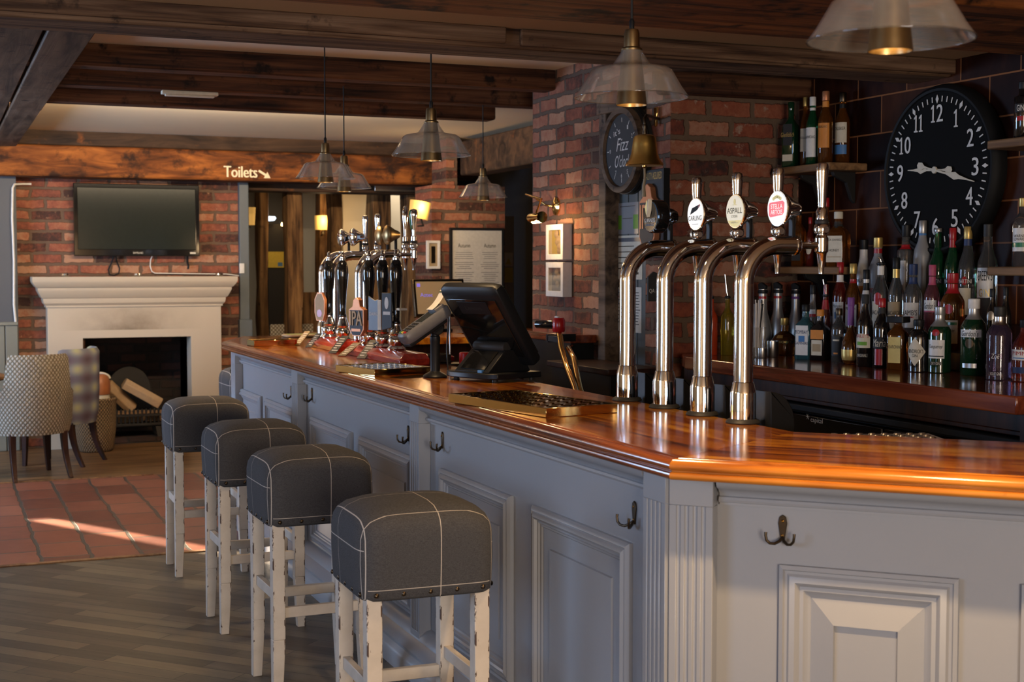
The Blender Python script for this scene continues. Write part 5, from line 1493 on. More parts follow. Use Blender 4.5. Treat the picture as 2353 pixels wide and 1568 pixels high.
# chalkboard barrel end
c = on_side(1422, 345, .085)
t = thing('barrel_clock', 'barrel end chalkboard clock reading fizz o clock', 'clock', c)
Tc = face((0, 0, 0), NX)
MB().lathe([(.205, -.085), (.218, -.06), (.222, -.03), (.218, 0), (.20, .004), (.188, .0), (.185, -.018), (0, -.018)], 40, Tc).build('barrel_rim', 'beam_y', t, smooth=40)
bd = MB().lathe([(.186, -.0175), (0, -.017)], 40, Tc, cap=False).build('chalkboard', 'slate', t)
mb = MB()
for r0, z in ((.2235, -.045), (.2235, -.07)): mb.lathe([(.221, z - .01), (.2265, z - .01), (.2265, z + .01), (.221, z + .01)], 40, Tc)
mb.build('iron_hoop', 'iron', t, smooth=40)
T2 = Tc @ Matrix.Translation((0, 0, -.0165))
put(MB(), 'Fizz', T2, h=.066, w=.14, cx=.01, cy=.03).build('lettering', 'chalk', bd)
put(MB(), "O'clock", T2, h=.064, w=.17, cx=.01, cy=-.055).build('lettering', 'chalk', bd)
put(MB(), "it's", T2 @ Matrix.Rotation(.2, 4, 'Z'), h=.032, w=.075, cx=-.035, cy=.105).build('lettering', 'chalk', bd)
for k in range(12):
    a = PI / 6 * k
    MB().prism(rect(.004, .022), 0, .0006, T2 @ Matrix.Rotation(a, 4, 'Z') @ Matrix.Translation((0, .155, 0))).build('hour_mark', 'chalk', bd)
for k, s in ((6, '6'), (5, '5'), (7, '7'), (1, '1'), (2, '2'), (9, '9')):
    a = PI / 6 * k
    put(MB(), s, T2, h=.022, w=.013, cx=.130 * math.sin(a), cy=.130 * math.cos(a)).build('numeral', 'chalk', bd)
# brass bell on its bracket
yb = 6.02
p = at(1481, 381, Y=yb)
t = thing('bell', 'polished brass bell hanging from a bracket beside the barrel clock', 'bell', p)
k = (at(1520, 381, Y=yb) - p).length / .09
MB().lathe([(.085 * k, .0), (.089 * k, .004), (.086 * k, .012), (.072 * k, .030), (.062 * k, .06), (.057 * k, .10), (.054 * k, .128), (.048 * k, .142), (.03 * k, .150), (0, .152)], 40).lathe([(.082 * k, .001), (.05 * k, .06), (.045 * k, .13), (0, .14)], 32, cap=False).build('bell_body', 'bellbrass', t, smooth=40)
MB().lathe([(.010, .150), (.012, .16), (.008, .175), (.012, .185), (.009, .20), (0, .205)], 16).build('crown', 'bronze', t, smooth=40)
bpl = at(1515, 268, X=XS)
br = MB().tube([(0, 0, .20), (-.002, 0, .225), (.012, .01, .243), (.05, .04, .245), (XS - .002 - p.x, bpl.y - yb, .245)], .008, 10).build('bracket', 'bronze', t, smooth=60)
bp = bpl - p
MB().prism([(-.018, .045), (.018, .045), (.016, .01), (.006, -.05), (-.006, -.05), (-.016, .01)], 0, .012, face((bp.x - .0125, bp.y, bp.z), NX)).build('bracket_plate', 'brass', t, bevel=.003)
MB().lathe([(.008, -.012), (.012, -.004), (.006, .02), (0, .05)], 14).build('clapper', 'brass', t, smooth=40)
MB().tube([(0, 0, -.01), (.002, 0, -.06), (-.004, .0, -.10), (-.002, 0, -.15)], [.005, .006, .008, .011], 8).build('rope', 'kraft', t, smooth=60)
# quality assured plaque
a, b_ = on_side(1482, 392, .03), on_side(1532, 592, .03)
c = (a + b_) / 2
w, hh = abs(a.y - b_.y), a.z - b_.z
t = thing('plaque', 'black quality assured plaque with copper lettered crest on the brick corner', 'sign', (XS, YP + .014 + w / 2, c.z))
Tq = face((-.03, 0, 0), NX)
MB().prism(rect(w, hh), -.029, 0, Tq).build('board', 'slate', t, bevel=.003)
MB().prism(rect(.012, hh, w / 2 + .006), -.029, .004, Tq).build('frame_edge', 'black', t)
lettering('QUALITY ASSURED', Tq, 'gold', t, h=.042, w=w * .86, cy=hh * .42)
cr = MB().prism([(-.05, -.17), (.05, -.17), (.08, -.12), (.08, .06), (.05, .08), (.035, .13), (0, .15), (-.035, .13), (-.05, .08), (-.08, .06), (-.08, -.12)], 0, .03, Tq).build('crest', 'copper', t, bevel=.003)
MB().prism([(-.042, -.16), (.042, -.16), (.070, -.115), (.070, .055), (-.070, .055), (-.070, -.115)], .03, .032, Tq).build('crest_face', 'slate', cr)
lettering('IPA', Tq, 'copper', cr, h=.12, w=.125, cy=-.015, off=.035, bold=.004)
# notices on the boarded door
def notice(x0, y0, x1, y1, mat, lb, lines, extra=None):
    p0, p1 = at(x0, y0, X=XS + .069), at(x1, y1, X=XS + .069)
    c = (p0 + p1) / 2
    w, hh = abs(p0.y - p1.y), p0.z - p1.z
    t = thing('notice', lb, 'notice', (XS + .0692, c.y, c.z), 0, 'notices on the boarded door')
    T = face((0, 0, 0), NX)
    MB().prism(rect(w, hh), -.0008, .0012, T).build('sheet', mat, t)
    mb = MB()
    rr = random.Random(int(x0))
    for k in range(lines):
        mb.prism(rect(w * rr.uniform(.45, .8), hh * .018, 0, hh * (.38 - .76 * k / lines)), .0013, .0016, T)
    mb.build('print', 'ink' if mat == 'paper' else 'bronze', t)
    if extra: extra(T, w, hh, t)
def ex_green(T, w, hh, t):
    MB().prism(rect(w * .22, hh * .45, -w * .38, -.02), .0013, .0018, T).prism(rect(w * .22, hh * .45, w * .38, -.02), .0013, .0018, T).build('emblem', 'lime', t)
def ex_flag(T, w, hh, t):
    MB().prism(rect(w * .5, hh * .36, -w * .24, hh * .28), .0013, .0018, T).build('flag', 'navy', t)
    MB().prism(rect(w * .5, hh * .07, -w * .24, hh * .28), .0019, .0022, T).prism(rect(w * .07, hh * .36, -w * .24, hh * .28), .0019, .0022, T).build('flag_cross', 'redcap', t)
def ex_cup(T, w, hh, t):
    MB().prism(ell(w * .13, w * .16, 18, w * .28, -hh * .12), .0018, .0022, T).prism(rect(w * .06, hh * .18, w * .28, -hh * .27), .0018, .0022, T).prism(rect(w * .22, hh * .05, w * .28, -hh * .36), .0018, .0022, T).build('emblem', 'bronze', t)
    MB().prism(rect(w * .9, hh * .09, 0, hh * .40), .0018, .0022, T).build('banner', 'greypl', t)
notice(1418, 468, 1467, 537, 'g_frost', 'glassy notice with two green panels on the boarded door', 2, ex_green)
notice(1403, 543, 1476, 643, 'cream', 'cream certificate with a dark cup emblem on the boarded door', 6, ex_cup)
notice(1403, 660, 1440, 762, 'paper', 'white notice with a red and blue flag low on the boarded door', 9, ex_flag)
notice(1446, 660, 1474, 766, 'paper', 'plain white typed notice low on the boarded door', 12)
pq = at(1502, 660, Y=YP - .015)
t = thing('tag_sign', 'small black hanging sign on the pier beside the second font', 'sign', pq)
MB().prism([(-.03, -.07), (.05, -.07), (.05, .06), (.0, .075), (-.03, .05)], -.012, 0, face((0, 0, 0), (0, -1, 0))).build('board', 'slate', t)
lettering('QA APP', face((.01, -.0005, -.02), (0, -1, 0)), 'chalk', t, h=.022, w=.07)
# shadow box pictures, picture lamp
def shadow_box(px0, py0, px1, py1, lb, contents):
    p0, p1 = on_side(px0, py0, .06), on_side(px1, py1, .06)
    c = (p0 + p1) / 2
    w, hh = abs(p0.y - p1.y), p0.z - p1.z
    t = thing('shadow_box', lb, 'picture', (XS, c.y, c.z), 0, 'white shadow boxes on the brick wall')
    T = face((-.06, 0, 0), NX)
    b = .032
    MB().stack([(-w / 2, w / 2, -hh / 2, hh / 2, -.058), (-w / 2, w / 2, -hh / 2, hh / 2, 0), (-w / 2 + b, w / 2 - b, -hh / 2 + b, hh / 2 - b, 0), (-w / 2 + b, w / 2 - b, -hh / 2 + b, hh / 2 - b, -.026)], T).build('frame', 'white', t, bevel=.002)
    MB().prism(rect(w - 2 * b - .002, hh - 2 * b - .002), -.0258, -.0248, T).build('backing', contents[0], t)
    mb = MB()
    for (u, v, r) in contents[2]:
        mb.lathe([(r * .2, 0), (r * .8, .003), (r, .008), (r * .7, .014), (0, .018)], 14, T @ Matrix.Translation((u * w, v * hh, -.0246)))
    mb.build('shells', contents[1], t, smooth=50)
    MB().prism(rect(w - 2 * b, hh - 2 * b), -.004, -.003, T).build('pane', 'pane', t)
shadow_box(1254, 517, 1293, 597, 'upper white shadow box with cork shapes under the picture lamp', ('yellow', 'kraft', [(-.02, .22, .026), (.10, .05, .028), (.02, .0, .024), (.14, -.14, .024), (.12, -.26, .02)]))
shadow_box(1254, 603, 1293, 683, 'lower white shadow box with pale shapes below the first', ('greypl', 'kraft', [(0, .20, .026), (.10, .05, .024), (-.08, .02, .022), (.04, -.14, .022)]))
c = on_side(1279, 474, 0)
t = thing('picture_lamp', 'brass picture lamp lighting the shadow boxes', 'lamp', (XS, c.y, c.z))
MB().lathe([(.052, 0), (.052, .008), (.03, .018), (.012, .022), (0, .022)], 28, face((0, 0, 0), NX)).build('wall_plate', 'brass', t, smooth=40)
hd = on_side(1232, 500, .20) - Vector((XS, c.y, c.z))
MB().tube([(-.02, 0, 0), (-.06, .02, .005), (-.11, .06, .05), (-.15, .10, .07), (-.185, hd.y - .04, .03), (-.20, hd.y, hd.z + .025)], .006, 10).build('arm', 'brass', t, smooth=60)
MB().lathe([(.0, -.085), (.024, -.083), (.026, -.07), (.026, .065), (.032, .072), (.032, .085), (0, .087)], 24, TR(-.20, hd.y, hd.z, PI / 2)).build('shade', 'brass', t, smooth=40)
MB().lathe([(.010, -.05), (.012, -.045), (.012, .045), (0, .05)], 12, TR(-.20, hd.y, hd.z - .021, PI / 2)).build('bulb', 'bulb', t, smooth=40)
LAMP_PIC = Vector((XS - .20, c.y + hd.y, c.z + hd.z - .05))

# ------------------------------------------------------------------ far counters behind the pumps
t = thing('rear_counter', 'orange timber rear counter behind the far fonts', 'counter', (0, 0, 0))
MB().box(2.5, 4.40, 9.55, 10.15, 1.02, 1.075).build('top_board', 'bar', t, bevel=.006)
MB().box(2.55, 4.40, 9.62, 10.15, 0, 1.019).build('cupboard', 'darkwood', t)
MB().box(2.52, 3.3, 9.50, 9.56, .85, .88).build('rail', 'steel', t)
t = thing('ledge_shelf', 'red brown timber ledge along the brick side wall', 'shelf', (0, 0, 0))
MB().box(XS - .16, XS - .001, 6.86, 7.60, 1.145, 1.19).build('board', 'backbar', t, bevel=.005)
MB().box(XS - .14, XS - .001, 6.90, 7.56, .80, 1.144).build('cupboard', 'black', t)
t = thing('black_cupboard', 'black boarded low cupboard in front of the grey green door', 'cupboard', (0, 0, 0))
MB().box(XS - .30, XS - .025, 6.10, 6.80, 0, 1.03).build('body', 'black', t, bevel=.004)
MB().box(XS - .32, XS - .022, 6.08, 6.82, 1.031, 1.06).build('top', 'darkwood', t, bevel=.004)
# far till screen facing the viewer
p = at(1018, 735, Y=9.75)
t = thing('till_screen', 'lit bronze framed till screen behind the beer pumps', 'till', (p.x, 9.78, 1.0755), math.radians(4))
q0, q1 = at(960, 640, Y=9.75), at(1082, 728, Y=9.75)
w, hh = q1.x - q0.x, q0.z - q1.z
Tn = TR(0, 0, q1.z - 1.075, math.radians(-12))
MB().box(-w / 2, w / 2, 0, .04, 0, hh, Tn).build('housing', 'bronze', t, bevel=.006)
sr = MB().box(-w / 2 + .02, w / 2 - .02, -.002, .002, .025, hh - .02, Tn).build('screen', 'posled', t)
MB().box(-.10, .10, .02, .16, 0, .02).box(-.04, .04, .04, .09, .02, q1.z - 1.06).build('stand', 'black', t, bevel=.004)
lettering('Aztec', Tn @ face((-w * .26, -.0025, hh * .58), (0, -1, 0)), 'violetled', sr, h=.028, w=.10)
MB().box(-w / 2 + .03, -w / 2 + .055, -.004, -.002, hh - .06, hh - .035, Tn).build('icon', 'violetled', sr)
# soda gun holder with brass hoses
p = at(1284, 750, X=3.02)
t = thing('hose_gun', 'red topped dispense gun with two brass hoses beside the black till', 'soda gun', p)
MB().lathe([(.030, -.03), (.034, -.02), (.034, .03), (.026, .045), (0, .047)], 20).build('gun_head', 'red', t, smooth=40)
mb = MB()
for u in (-1, 1): mb.lathe([(.009, .04), (.009, .052), (0, .054)], 10, TR(-.01, .010 * u, 0))
mb.build('buttons', 'white', t, smooth=40)
MB().lathe([(.020, 0), (.022, .004), (.022, .15), (0, .152)], 18, TR(.0, .02, .005, -PI / 2, 0, .35)).build('grip', 'blackgloss', t, smooth=40)
e1 = at(1322, 893, X=2.80) - p
e2 = at(1333, 893, X=2.85) - p
m1 = at(1290, 800, X=2.98) - p
m2 = at(1303, 845, X=2.90) - p
MB().tube([(0, 0, -.03), tuple(m1 * .5), tuple(m1), tuple(m2), tuple(e1), tuple(e1 * 1.3)], .015, 12).build('hose', 'brass', t, smooth=60)
n1, n2 = at(1306, 801, X=3.0) - p, at(1319, 825, X=2.95) - p
MB().tube([(.13, .12, -.12), tuple(n1), tuple(n2), tuple(e2), tuple(e2 * 1.3)], .015, 12).build('hose', 'brass', t, smooth=60)
MB().box(.0, .165, .14, .165, -.09, -.05).box(.0, .025, -.01, .15, -.085, -.055).build('holder', 'black', t)

# ------------------------------------------------------------------ brick column: menu, small picture, lamp
def hung(px0, py0, px1, py1, name, lb, cat, fr, inner, b, dep=.03, Y=YC):
    p0, p1 = at(px0, py0, Y=Y - dep), at(px1, py1, Y=Y - dep)
    c = (p0 + p1) / 2
    w, hh = p1.x - p0.x, p0.z - p1.z
    t = thing(name, lb, cat, (c.x, Y, c.z))
    T = face((0, -dep, 0), (0, -1, 0))
    MB().stack([(-w / 2, w / 2, -hh / 2, hh / 2, -dep + .001), (-w / 2, w / 2, -hh / 2, hh / 2, 0), (-w / 2 + b, w / 2 - b, -hh / 2 + b, hh / 2 - b, 0), (-w / 2 + b, w / 2 - b, -hh / 2 + b, hh / 2 - b, -.012)], T).build('frame', fr, t, bevel=.002)
    s = MB().prism(rect(w - 2 * b, hh - 2 * b), -.0118, -.010, T).build('sheet', inner, t)
    return t, s, T, w, hh
t, s, T, w, hh = hung(1034, 523, 1159, 700, 'menu_frame', 'black framed double page menu on the brick column', 'menu', 'black', 'paper', .022)
mb = MB()
rr = random.Random(5)
for cx in (-.25, .25):
    for v in (.27, -.36): lettering('Autumn', T @ Matrix.Translation((0, 0, -.0098)), 'ink', s, h=.036, w=w * .22, cx=cx * w * .95, cy=v * hh)
    for k in range(16):
        v = .18 - .026 * k
        if k in (4, 9): continue
        mb.prism(rect(w * rr.uniform(.2, .36), .0035, cx * w * .95, v * hh), -.0098, -.0094, T)
mb.build('print', 'greypl', s)
t, s, T, w, hh = hung(981, 553, 1012, 618, 'small_picture', 'small white framed picture on the brick column', 'picture', 'white', 'kraft', .022)
MB().prism(rect(w * .3, hh * .6), -.0099, -.009, T).build('print', 'bronze', s)
p = at(966, 483, Y=YC - .25)
t = thing('wall_lamp', 'amber half shade wall lamp on the brick column', 'lamp', p)
MB().rings([[(.095 * math.cos(a) * q, -.075 * math.sin(a) * q, z) for a in [PI * k / 14 for k in range(15)]] + [(.09 * math.cos(a) * q, -.07 * math.sin(a) * q, z) for a in [PI - PI * k / 14 for k in range(15)]] for z, q in ((-.075, .92), (.075, 1.0))], TR(0, .03, 0, 0, .17)).build('shade', 'lampshade', t, smooth=50)
MB().lathe([(.010, -.055), (.022, -.035), (.024, -.02), (.016, .01), (.005, .035), (0, .04)], 18, TR(0, .0, .03)).build('bulb', 'bulb2', t, smooth=60)
MB().tube([(.0, 0, -.05), (.02, 0, -.12), (.06, .10, -.13), (.06, .245, -.13)], .008, 8).build('arm', 'iron', t, smooth=60)
LAMP_COL = p.copy()
p = at(742, 512, Y=14.32)
t = thing('wall_lamp', 'small amber shade lamp on the timber post beyond the opening', 'lamp', p)
MB().rings([[(.085 * math.cos(a) * q, -.06 * math.sin(a) * q, z) for a in [PI * k / 14 for k in range(15)]] + [(.08 * math.cos(a) * q, -.055 * math.sin(a) * q, z) for a in [PI - PI * k / 14 for k in range(15)]] for z, q in ((-.075, .95), (.075, 1.0))], TR(0, .02, 0)).build('shade', 'lampshade', t, smooth=50)
MB().lathe([(.010, -.05), (.022, -.03), (.024, -.015), (.016, .015), (.005, .04), (0, .045)], 18, TR(0, .0, .03)).build('bulb', 'bulb2', t, smooth=60)
MB().tube([(0, 0, -.05), (0, 0, -.12), (0, .07, -.13)], .01, 8).lathe([(.02, -.12), (.02, -.09), (0, -.085)], 12).build('arm', 'agedbrass', t, smooth=60)
LAMP_FAR = p.copy()
p = at(574, 497, Y=14.2)
t = thing('wall_lamp', 'amber lamp shade peeping past the slate blue post', 'lamp', p)
MB().lathe([(.05, -.09), (.06, .09), (.057, .09), (.047, -.09)], 20, cap=False).build('shade', 'lampshade', t, smooth=50)
MB().box(-.01, .01, .0, .4, -.12, -.10).build('arm', 'iron', t)
# second toilets sign and passage details
p = at(1199, 478, Y=13.75)
t = thing('toilets_board', 'dim toilets lettering board over the dark passage', 'sign', p)
MB().box(-.32, .32, 0, .03, -.07, .07).build('board', 'darkwood', t)
lettering('Toilets', face((0, -.001, 0), (0, -1, 0)), 'kraft', t, h=.07, w=.22)
px_ = at(1168, 620, Y=12.2)
t = thing('warning_card', 'yellow and white warning cards on the passage door frame', 'sign', px_)
MB().box(-.045, .045, -.004, .0, -.12, .02).build('yellow_card', 'yellow', t)
MB().box(-.045, .045, -.004, .0, .03, .16).build('white_card', 'cream', t)
MB().prism([(-.03, .05), (.03, .05), (0, .11)], 0, .001, face((0, -.0045, 0), (0, -1, 0))).build('emblem', 'yellow', t)
p0 = at(1160, 500, Y=12.22).x
struct(MB().box(p0, at(1181, 500, Y=12.22).x, 12.22, 12.34, 0, at(1170, 497, Y=12.22).z).build('door_2', 'palewall'), 'pale door frame at the mouth of the toilets passage', 'door')

# ------------------------------------------------------------------ room beyond the opening
x0, x1 = at(617, 600, Y=14.7).x, at(661, 600, Y=14.7).x
dd = thing('door_3', 'dark doorway with a yellow notice beyond the opening', 'door', (0, 0, 0)); dd['kind'] = 'structure'
MB().box(x0, x1 + .1, 14.72, 14.8, 0, at(640, 515, Y=14.7).z).build('panel', pm('dark_door_paint', (.010, .009, .009), .6), dd)
p = at(634, 597, Y=14.71)
MB().box(p.x - .085, p.x + .085, 14.705, 14.719, p.z - .085, p.z + .085).build('notice', 'yellow', dd)
MB().box(p.x + .02, p.x + .07, 14.703, 14.7055, p.z - .07, p.z - .03).build('notice_mark', 'blue', dd)
p = at(613, 502, Y=14.9)
t = thing('ceiling_lamp', 'cool white oval ceiling lamp beyond the opening', 'lamp', (p.x, 14.9, p.z))
MB().lathe([(.0, -.03), (.08, -.025), (.10, 0), (.09, .02), (0, .02)], 24).build('diffuser', 'coolight', t, smooth=50)
MB().lathe([(.02, .02), (.02, 2.45 - p.z if p.z < 2.4 else .03), (0, 2.46 - p.z if p.z < 2.4 else .031)], 10).build('stem', 'white', t)
p = at(650, 516, Y=14.6)
t = thing('spot_lamp', 'tiny warm spot lamp above the dark doorway', 'lamp', p)
MB().lathe([(.0, -.02), (.02, -.015), (.022, .0), (.015, .02), (0, .022)], 14).build('bulb', 'bulb', t, smooth=50)
MB().box(-.012, .012, -.0, .10, .021, .03).build('bracket', 'iron', t)
# pale wall pieces between posts
for n, (xa, xb, yy, lb) in enumerate(((697, 738, 15.2, 'pale wall panel between the rough post and the lamp post'), (789, 856, 14.6, 'bright pale wall between two timber posts beyond the opening'), (898, 936, 15.0, 'pale doorway light left of the dark post'))):
    a, c = at(xa, 600, Y=yy).x, at(xb, 600, Y=yy).x
    z0 = 0
    struct(MB().box(a, c, yy, yy + .08, z0, 2.44).build('wall_farpanel_%d' % (n + 1), 'plaster' if n == 1 else 'palewall'), lb, 'wall')
a, c = at(697, 690, Y=13.3).x, at(760, 690, Y=13.3).x
struct(MB().box(a, c, 13.3, 13.4, 0, at(720, 672, Y=13.3).z).build('trim_30', 'post'), 'low timber screen between the posts', 'trim')
p = at(648, 770, Y=13.4)
def dining_chair(loc, rz, lb):
    t = thing('dining_chair', lb, 'chair', loc, rz)
    MB().box(-.21, .21, -.21, .21, .43, .48).build('seat', 'darkwood', t, bevel=.01)
    bk = MB().box(-.21, .21, .19, .215, .82, 1.02, TR(0, 0, 0, -.05)).build('backrest', 'quilt', t, bevel=.01)
    mb = MB()
    for k in range(4): mb.box(-.15 + .085 * k, -.15 + .085 * k + .03, .18, .20, .48, .84)
    mb.build('back_slats', 'darkwood', t)
    for sx in (-1, 1):
        for sy in (-1, 1): MB().taper((sx * .18, sy * .18, .43), (.02, .02), (sx * .19, sy * .2, 0), (.015, .015)).build('leg', 'darkwood', t)
    return t
q = at(652, 770, Y=13.35)
dining_chair((q.x + .02, 13.35, 0), PI, 'dark slatted chair with pale top rail beyond the opening')
q = at(618, 752, Y=13.9)
t = thing('side_table', 'small dark table beyond the opening', 'table', (q.x - .05, 14.0, 0))
MB().box(-.35, .30, -.3, .3, .70, .74).build('table_top', 'darkwood', t, bevel=.01)
for sx in (-1, 1):
    for sy in (-1, 1): MB().box(sx * .26 - .025, sx * .26 + .025, sy * .25 - .025, sy * .25 + .025, 0, .70).build('leg', 'darkwood', t)

# ------------------------------------------------------------------ television and bits on the chimney wall
p0, p1 = at(168, 420, Y=YW - .09), at(459, 589, Y=YW - .09)
w, hh = p1.x - p0.x, p0.z - p1.z
c = (p0 + p1) / 2
t = thing('television', 'large black flat screen television on the chimney wall', 'television', (c.x, YW, c.z), math.radians(0))
T = face((0, -.09, 0), (0, -1, 0))
MB().stack([(-w / 2, w / 2, -hh / 2, hh / 2, -.06), (-w / 2, w / 2, -hh / 2, hh / 2, -.006), (-w / 2 + .006, w / 2 - .006, -hh / 2 + .006, hh / 2 - .006, 0), (-w / 2 + .03, w / 2 - .03, -hh / 2 + .055, hh / 2 - .035, 0), (-w / 2 + .034, w / 2 - .034, -hh / 2 + .059, hh / 2 - .039, -.006)], T).build('bezel', 'blackgloss', t)
MB().prism(rect(w - .068, hh - .098, 0, .010), -.0058, -.0045, T).build('screen', 'screen', t)
lettering('SAMSUNG', T, 'silver', t, h=.016, w=.085, cy=-hh / 2 + .028)
MB().prism(rect(.05, .016, w / 2 - .06, -hh / 2 + .028), 0, .0008, T).build('badge', 'silver', t)
MB().box(-.2, .2, -.031, -.001, -.15, .15).build('wall_mount', 'black', t)
b0 = at(252, 592, Y=YW - .03)
def cord(pts, r, mat, name, lb):
    v = [at(x, y, Y=YW - d) for x, y, d in pts]
    o = v[0]
    t = MB().tube([tuple(q - o) for q in v], r, 8).build(name, mat, None, smooth=60, loc=o)
    return tag(t, lb, 'cable')
cord([(262, 586, .05), (257, 603, .02), (249, 620, .015), (252, 631, .015), (262, 633, .015), (273, 628, .015), (275, 617, .015), (269, 602, .02), (266, 588, .05)], .006, 'black', 'television_cable', 'looped black cable hanging under the television')
cord([(350, 588, .05), (346, 598, .02), (345, 612, .015), (349, 624, .02), (356, 628, .03), (420, 629, .03), (520, 630, .03), (549, 634, .02)], .005, 'white', 'television_cable', 'white cable running from the television along the mantel')
cord([(431, 588, .05), (431, 604, .02), (433, 612, .02), (432, 618, .02)], .009, 'black', 'television_cable', 'short black cable end under the right of the television')
cord([(72, 423, .02), (50, 423, .02), (33, 424, .135), (29, 432, .145), (28, 500, .145), (32, 600, .145), (32, 700, .145), (36, 742, .145)], .010, 'white', 'cable_conduit', 'white cable conduit beside the chimney bricks')
p = at(557, 617, Y=YW - .09)
t = thing('light_switch', 'white switch plate on the slate blue post', 'switch', (p.x, YW - .062, p.z))
MB().box(-.022, .022, -.012, 0, -.045, .045).build('plate', 'white', t, bevel=.003)
MB().box(-.006, .006, -.016, -.012, -.012, .012).build('rocker', 'white', t)

# ------------------------------------------------------------------ fireplace
YM = YW - .22
def mx(px, y=700): return at(px, y, Y=YM).x
t = thing('mantelpiece', 'cream painted fire surround with moulded shelf', 'fireplace', (0, 0, 0))
zs = at(300, 636, Y=YM - .1).z
x0, x1 = mx(109), mx(508)
ox0, ox1 = mx(191, 790), mx(439, 790)
zo = at(300, 776, Y=YM).z
mb = MB()
mb.prism([(x0, 0), (ox0, 0), (ox0, zo), (ox1, zo), (ox1, 0), (x1, 0), (x1, zs - .14), (x0, zs - .14)], YM, YW - .001, Matrix(((1, 0, 0, 0), (0, 0, 1, 0), (0, 1, 0, 0), (0, 0, 0, 1))))
mb.build('surround', 'soot_mantel', t, bevel=.004)
sp = [(0, zs - .26), (.012, zs - .26), (.012, zs - .245), (.03, zs - .225), (.035, zs - .20), (.035, zs - .185), (.05, zs - .175), (.075, zs - .125), (.08, zs - .11), (.08, zs - .095), (.095, zs - .085), (.12, zs - .05), (.125, zs - .035), (.125, zs), (0, zs)]
MB().sweep([(x1, YW - .002), (x1, YM), (x0, YM), (x0, YW - .002)][::-1] if False else [(x0, YW - .002), (x0, YM), (x1, YM), (x1, YW - .002)], sp).build('shelf_moulding', 'mantel', t, smooth=30)
MB().box(x0 - .1, x1 + .1, YM - .1, YW - .002, zs - .02, zs - .001).box(x0, x1, YM, YW - .003, zs - .14, zs - .02).build('shelf_top', 'mantel', t)
for i, (px, lb) in enumerate(((150, 'tealight in a glass dish at the left of the mantelpiece'), (316, 'tealight in a glass dish under the middle of the television'), (505, 'tealight in a glass dish at the right of the mantelpiece'))):
    p = at(px, 634, Y=YM - .04)
    t = thing('tealight', lb, 'tealight', (p.x, YM - .02, zs + .0005), 0, 'tealights on the mantelpiece')
    MB().lathe([(.026, 0), (.034, .012), (.032, .026), (.028, .024), (.022, .006), (0, .006)], 20).build('dish', 'chrome', t, smooth=40)
    MB().lathe([(.018, .006), (.018, .018), (0, .019)], 16).build('candle', 'white', t)
# grate with logs
gx0, gx1 = at(242, 960, Y=YW + .05).x, at(368, 960, Y=YW + .05).x
gc = (gx0 + gx1) / 2
gw = (gx1 - gx0) / 2
t = thing('fire_grate', 'black cast iron fire grate with curved fireback', 'grate', (gc, YW + .06, .051))
MB().box(-gw, gw, -.06, .22, .09, .115).build('hearth_plate', 'iron', t, bevel=.004)
mb = MB()
for k in range(13):
    x = -gw + .02 + (2 * gw - .04) * k / 12
    mb.lathe([(.008, .11), (.010, .15), (.006, .20), (.011, .235), (.004, .25), (0, .255)], 8, TR(x, -.055 - .02 * math.cos(x / gw * PI / 2), 0))
mb.box(-gw, gw, -.085, -.05, .185, .205).box(-gw, gw, -.085, -.05, .105, .125)
mb.build('front_bars', 'iron', t, smooth=40)
for sx in (-1, 1):
    for sy in (-.05, .18): MB().taper((sx * (gw - .03), sy, .09), (.018, .018), (sx * (gw - .01), sy - .01, 0), (.022, .022)).build('leg', 'iron', t)
MB().prism([(-gw * .82, 0), (gw * .82, 0), (gw * .82, .22)] + ell(gw * .82, .22, 14, 0, .30, 0, PI) + [(-gw * .82, .22)], .0, .02, TR(0, .24, .09, PI / 2)).build('fireback', 'iron', t, bevel=.004)
logs = [(-.09, .03, .226, .38, 0, .02, .2), (.02, .135, .222, .5, 0, -.04, .15), (.21, .03, .226, .18, 0, .1, .1), (-.10, .13, .40, .40, .1, .12, .9), (.10, .05, .43, .46, -.5, .05, .3)]
lbl = ['split log lying low at the left of the grate', 'split log across the middle of the grate', 'split log low at the right of the grate', 'upright split log leaning behind the others', 'pale sawn log leaning across the top of the grate']
for i, (x, y, z, L, tilt, yaw, rl) in enumerate(logs):
    t = thing('log', lbl[i], 'log', (gc + x * .9, YW + .06 + y, .051 + z - .05), 0, 'split logs in the fire grate')
    T = TR(0, 0, 0, 0, 0, yaw) @ Matrix.Rotation(((.55 if i == 4 else .0 if i != 3 else .8)), 4, 'Y') @ Matrix.Rotation(rl, 4, 'X')
    poly = [(-.055, -.04), (.05, -.045), (.065, .0), (.035, .04), (-.02, .055), (-.055, .02)]
    Tx = T @ Matrix(((0, 0, 1, 0), (1, 0, 0, 0), (0, 1, 0, 0), (0, 0, 0, 1)))
    MB().prism(poly, -L * .4, L * .4, Tx).build('log_body', 'bark' if i < 3 else 'sawn', t, bevel=.006)
    MB().prism([(a * .92, b * .92) for a, b in poly], -L * .401, -L * .4005, Tx).prism([(a * .92, b * .92) for a, b in poly], L * .4005, L * .401, Tx).build('sawn_end', 'sawn', t)
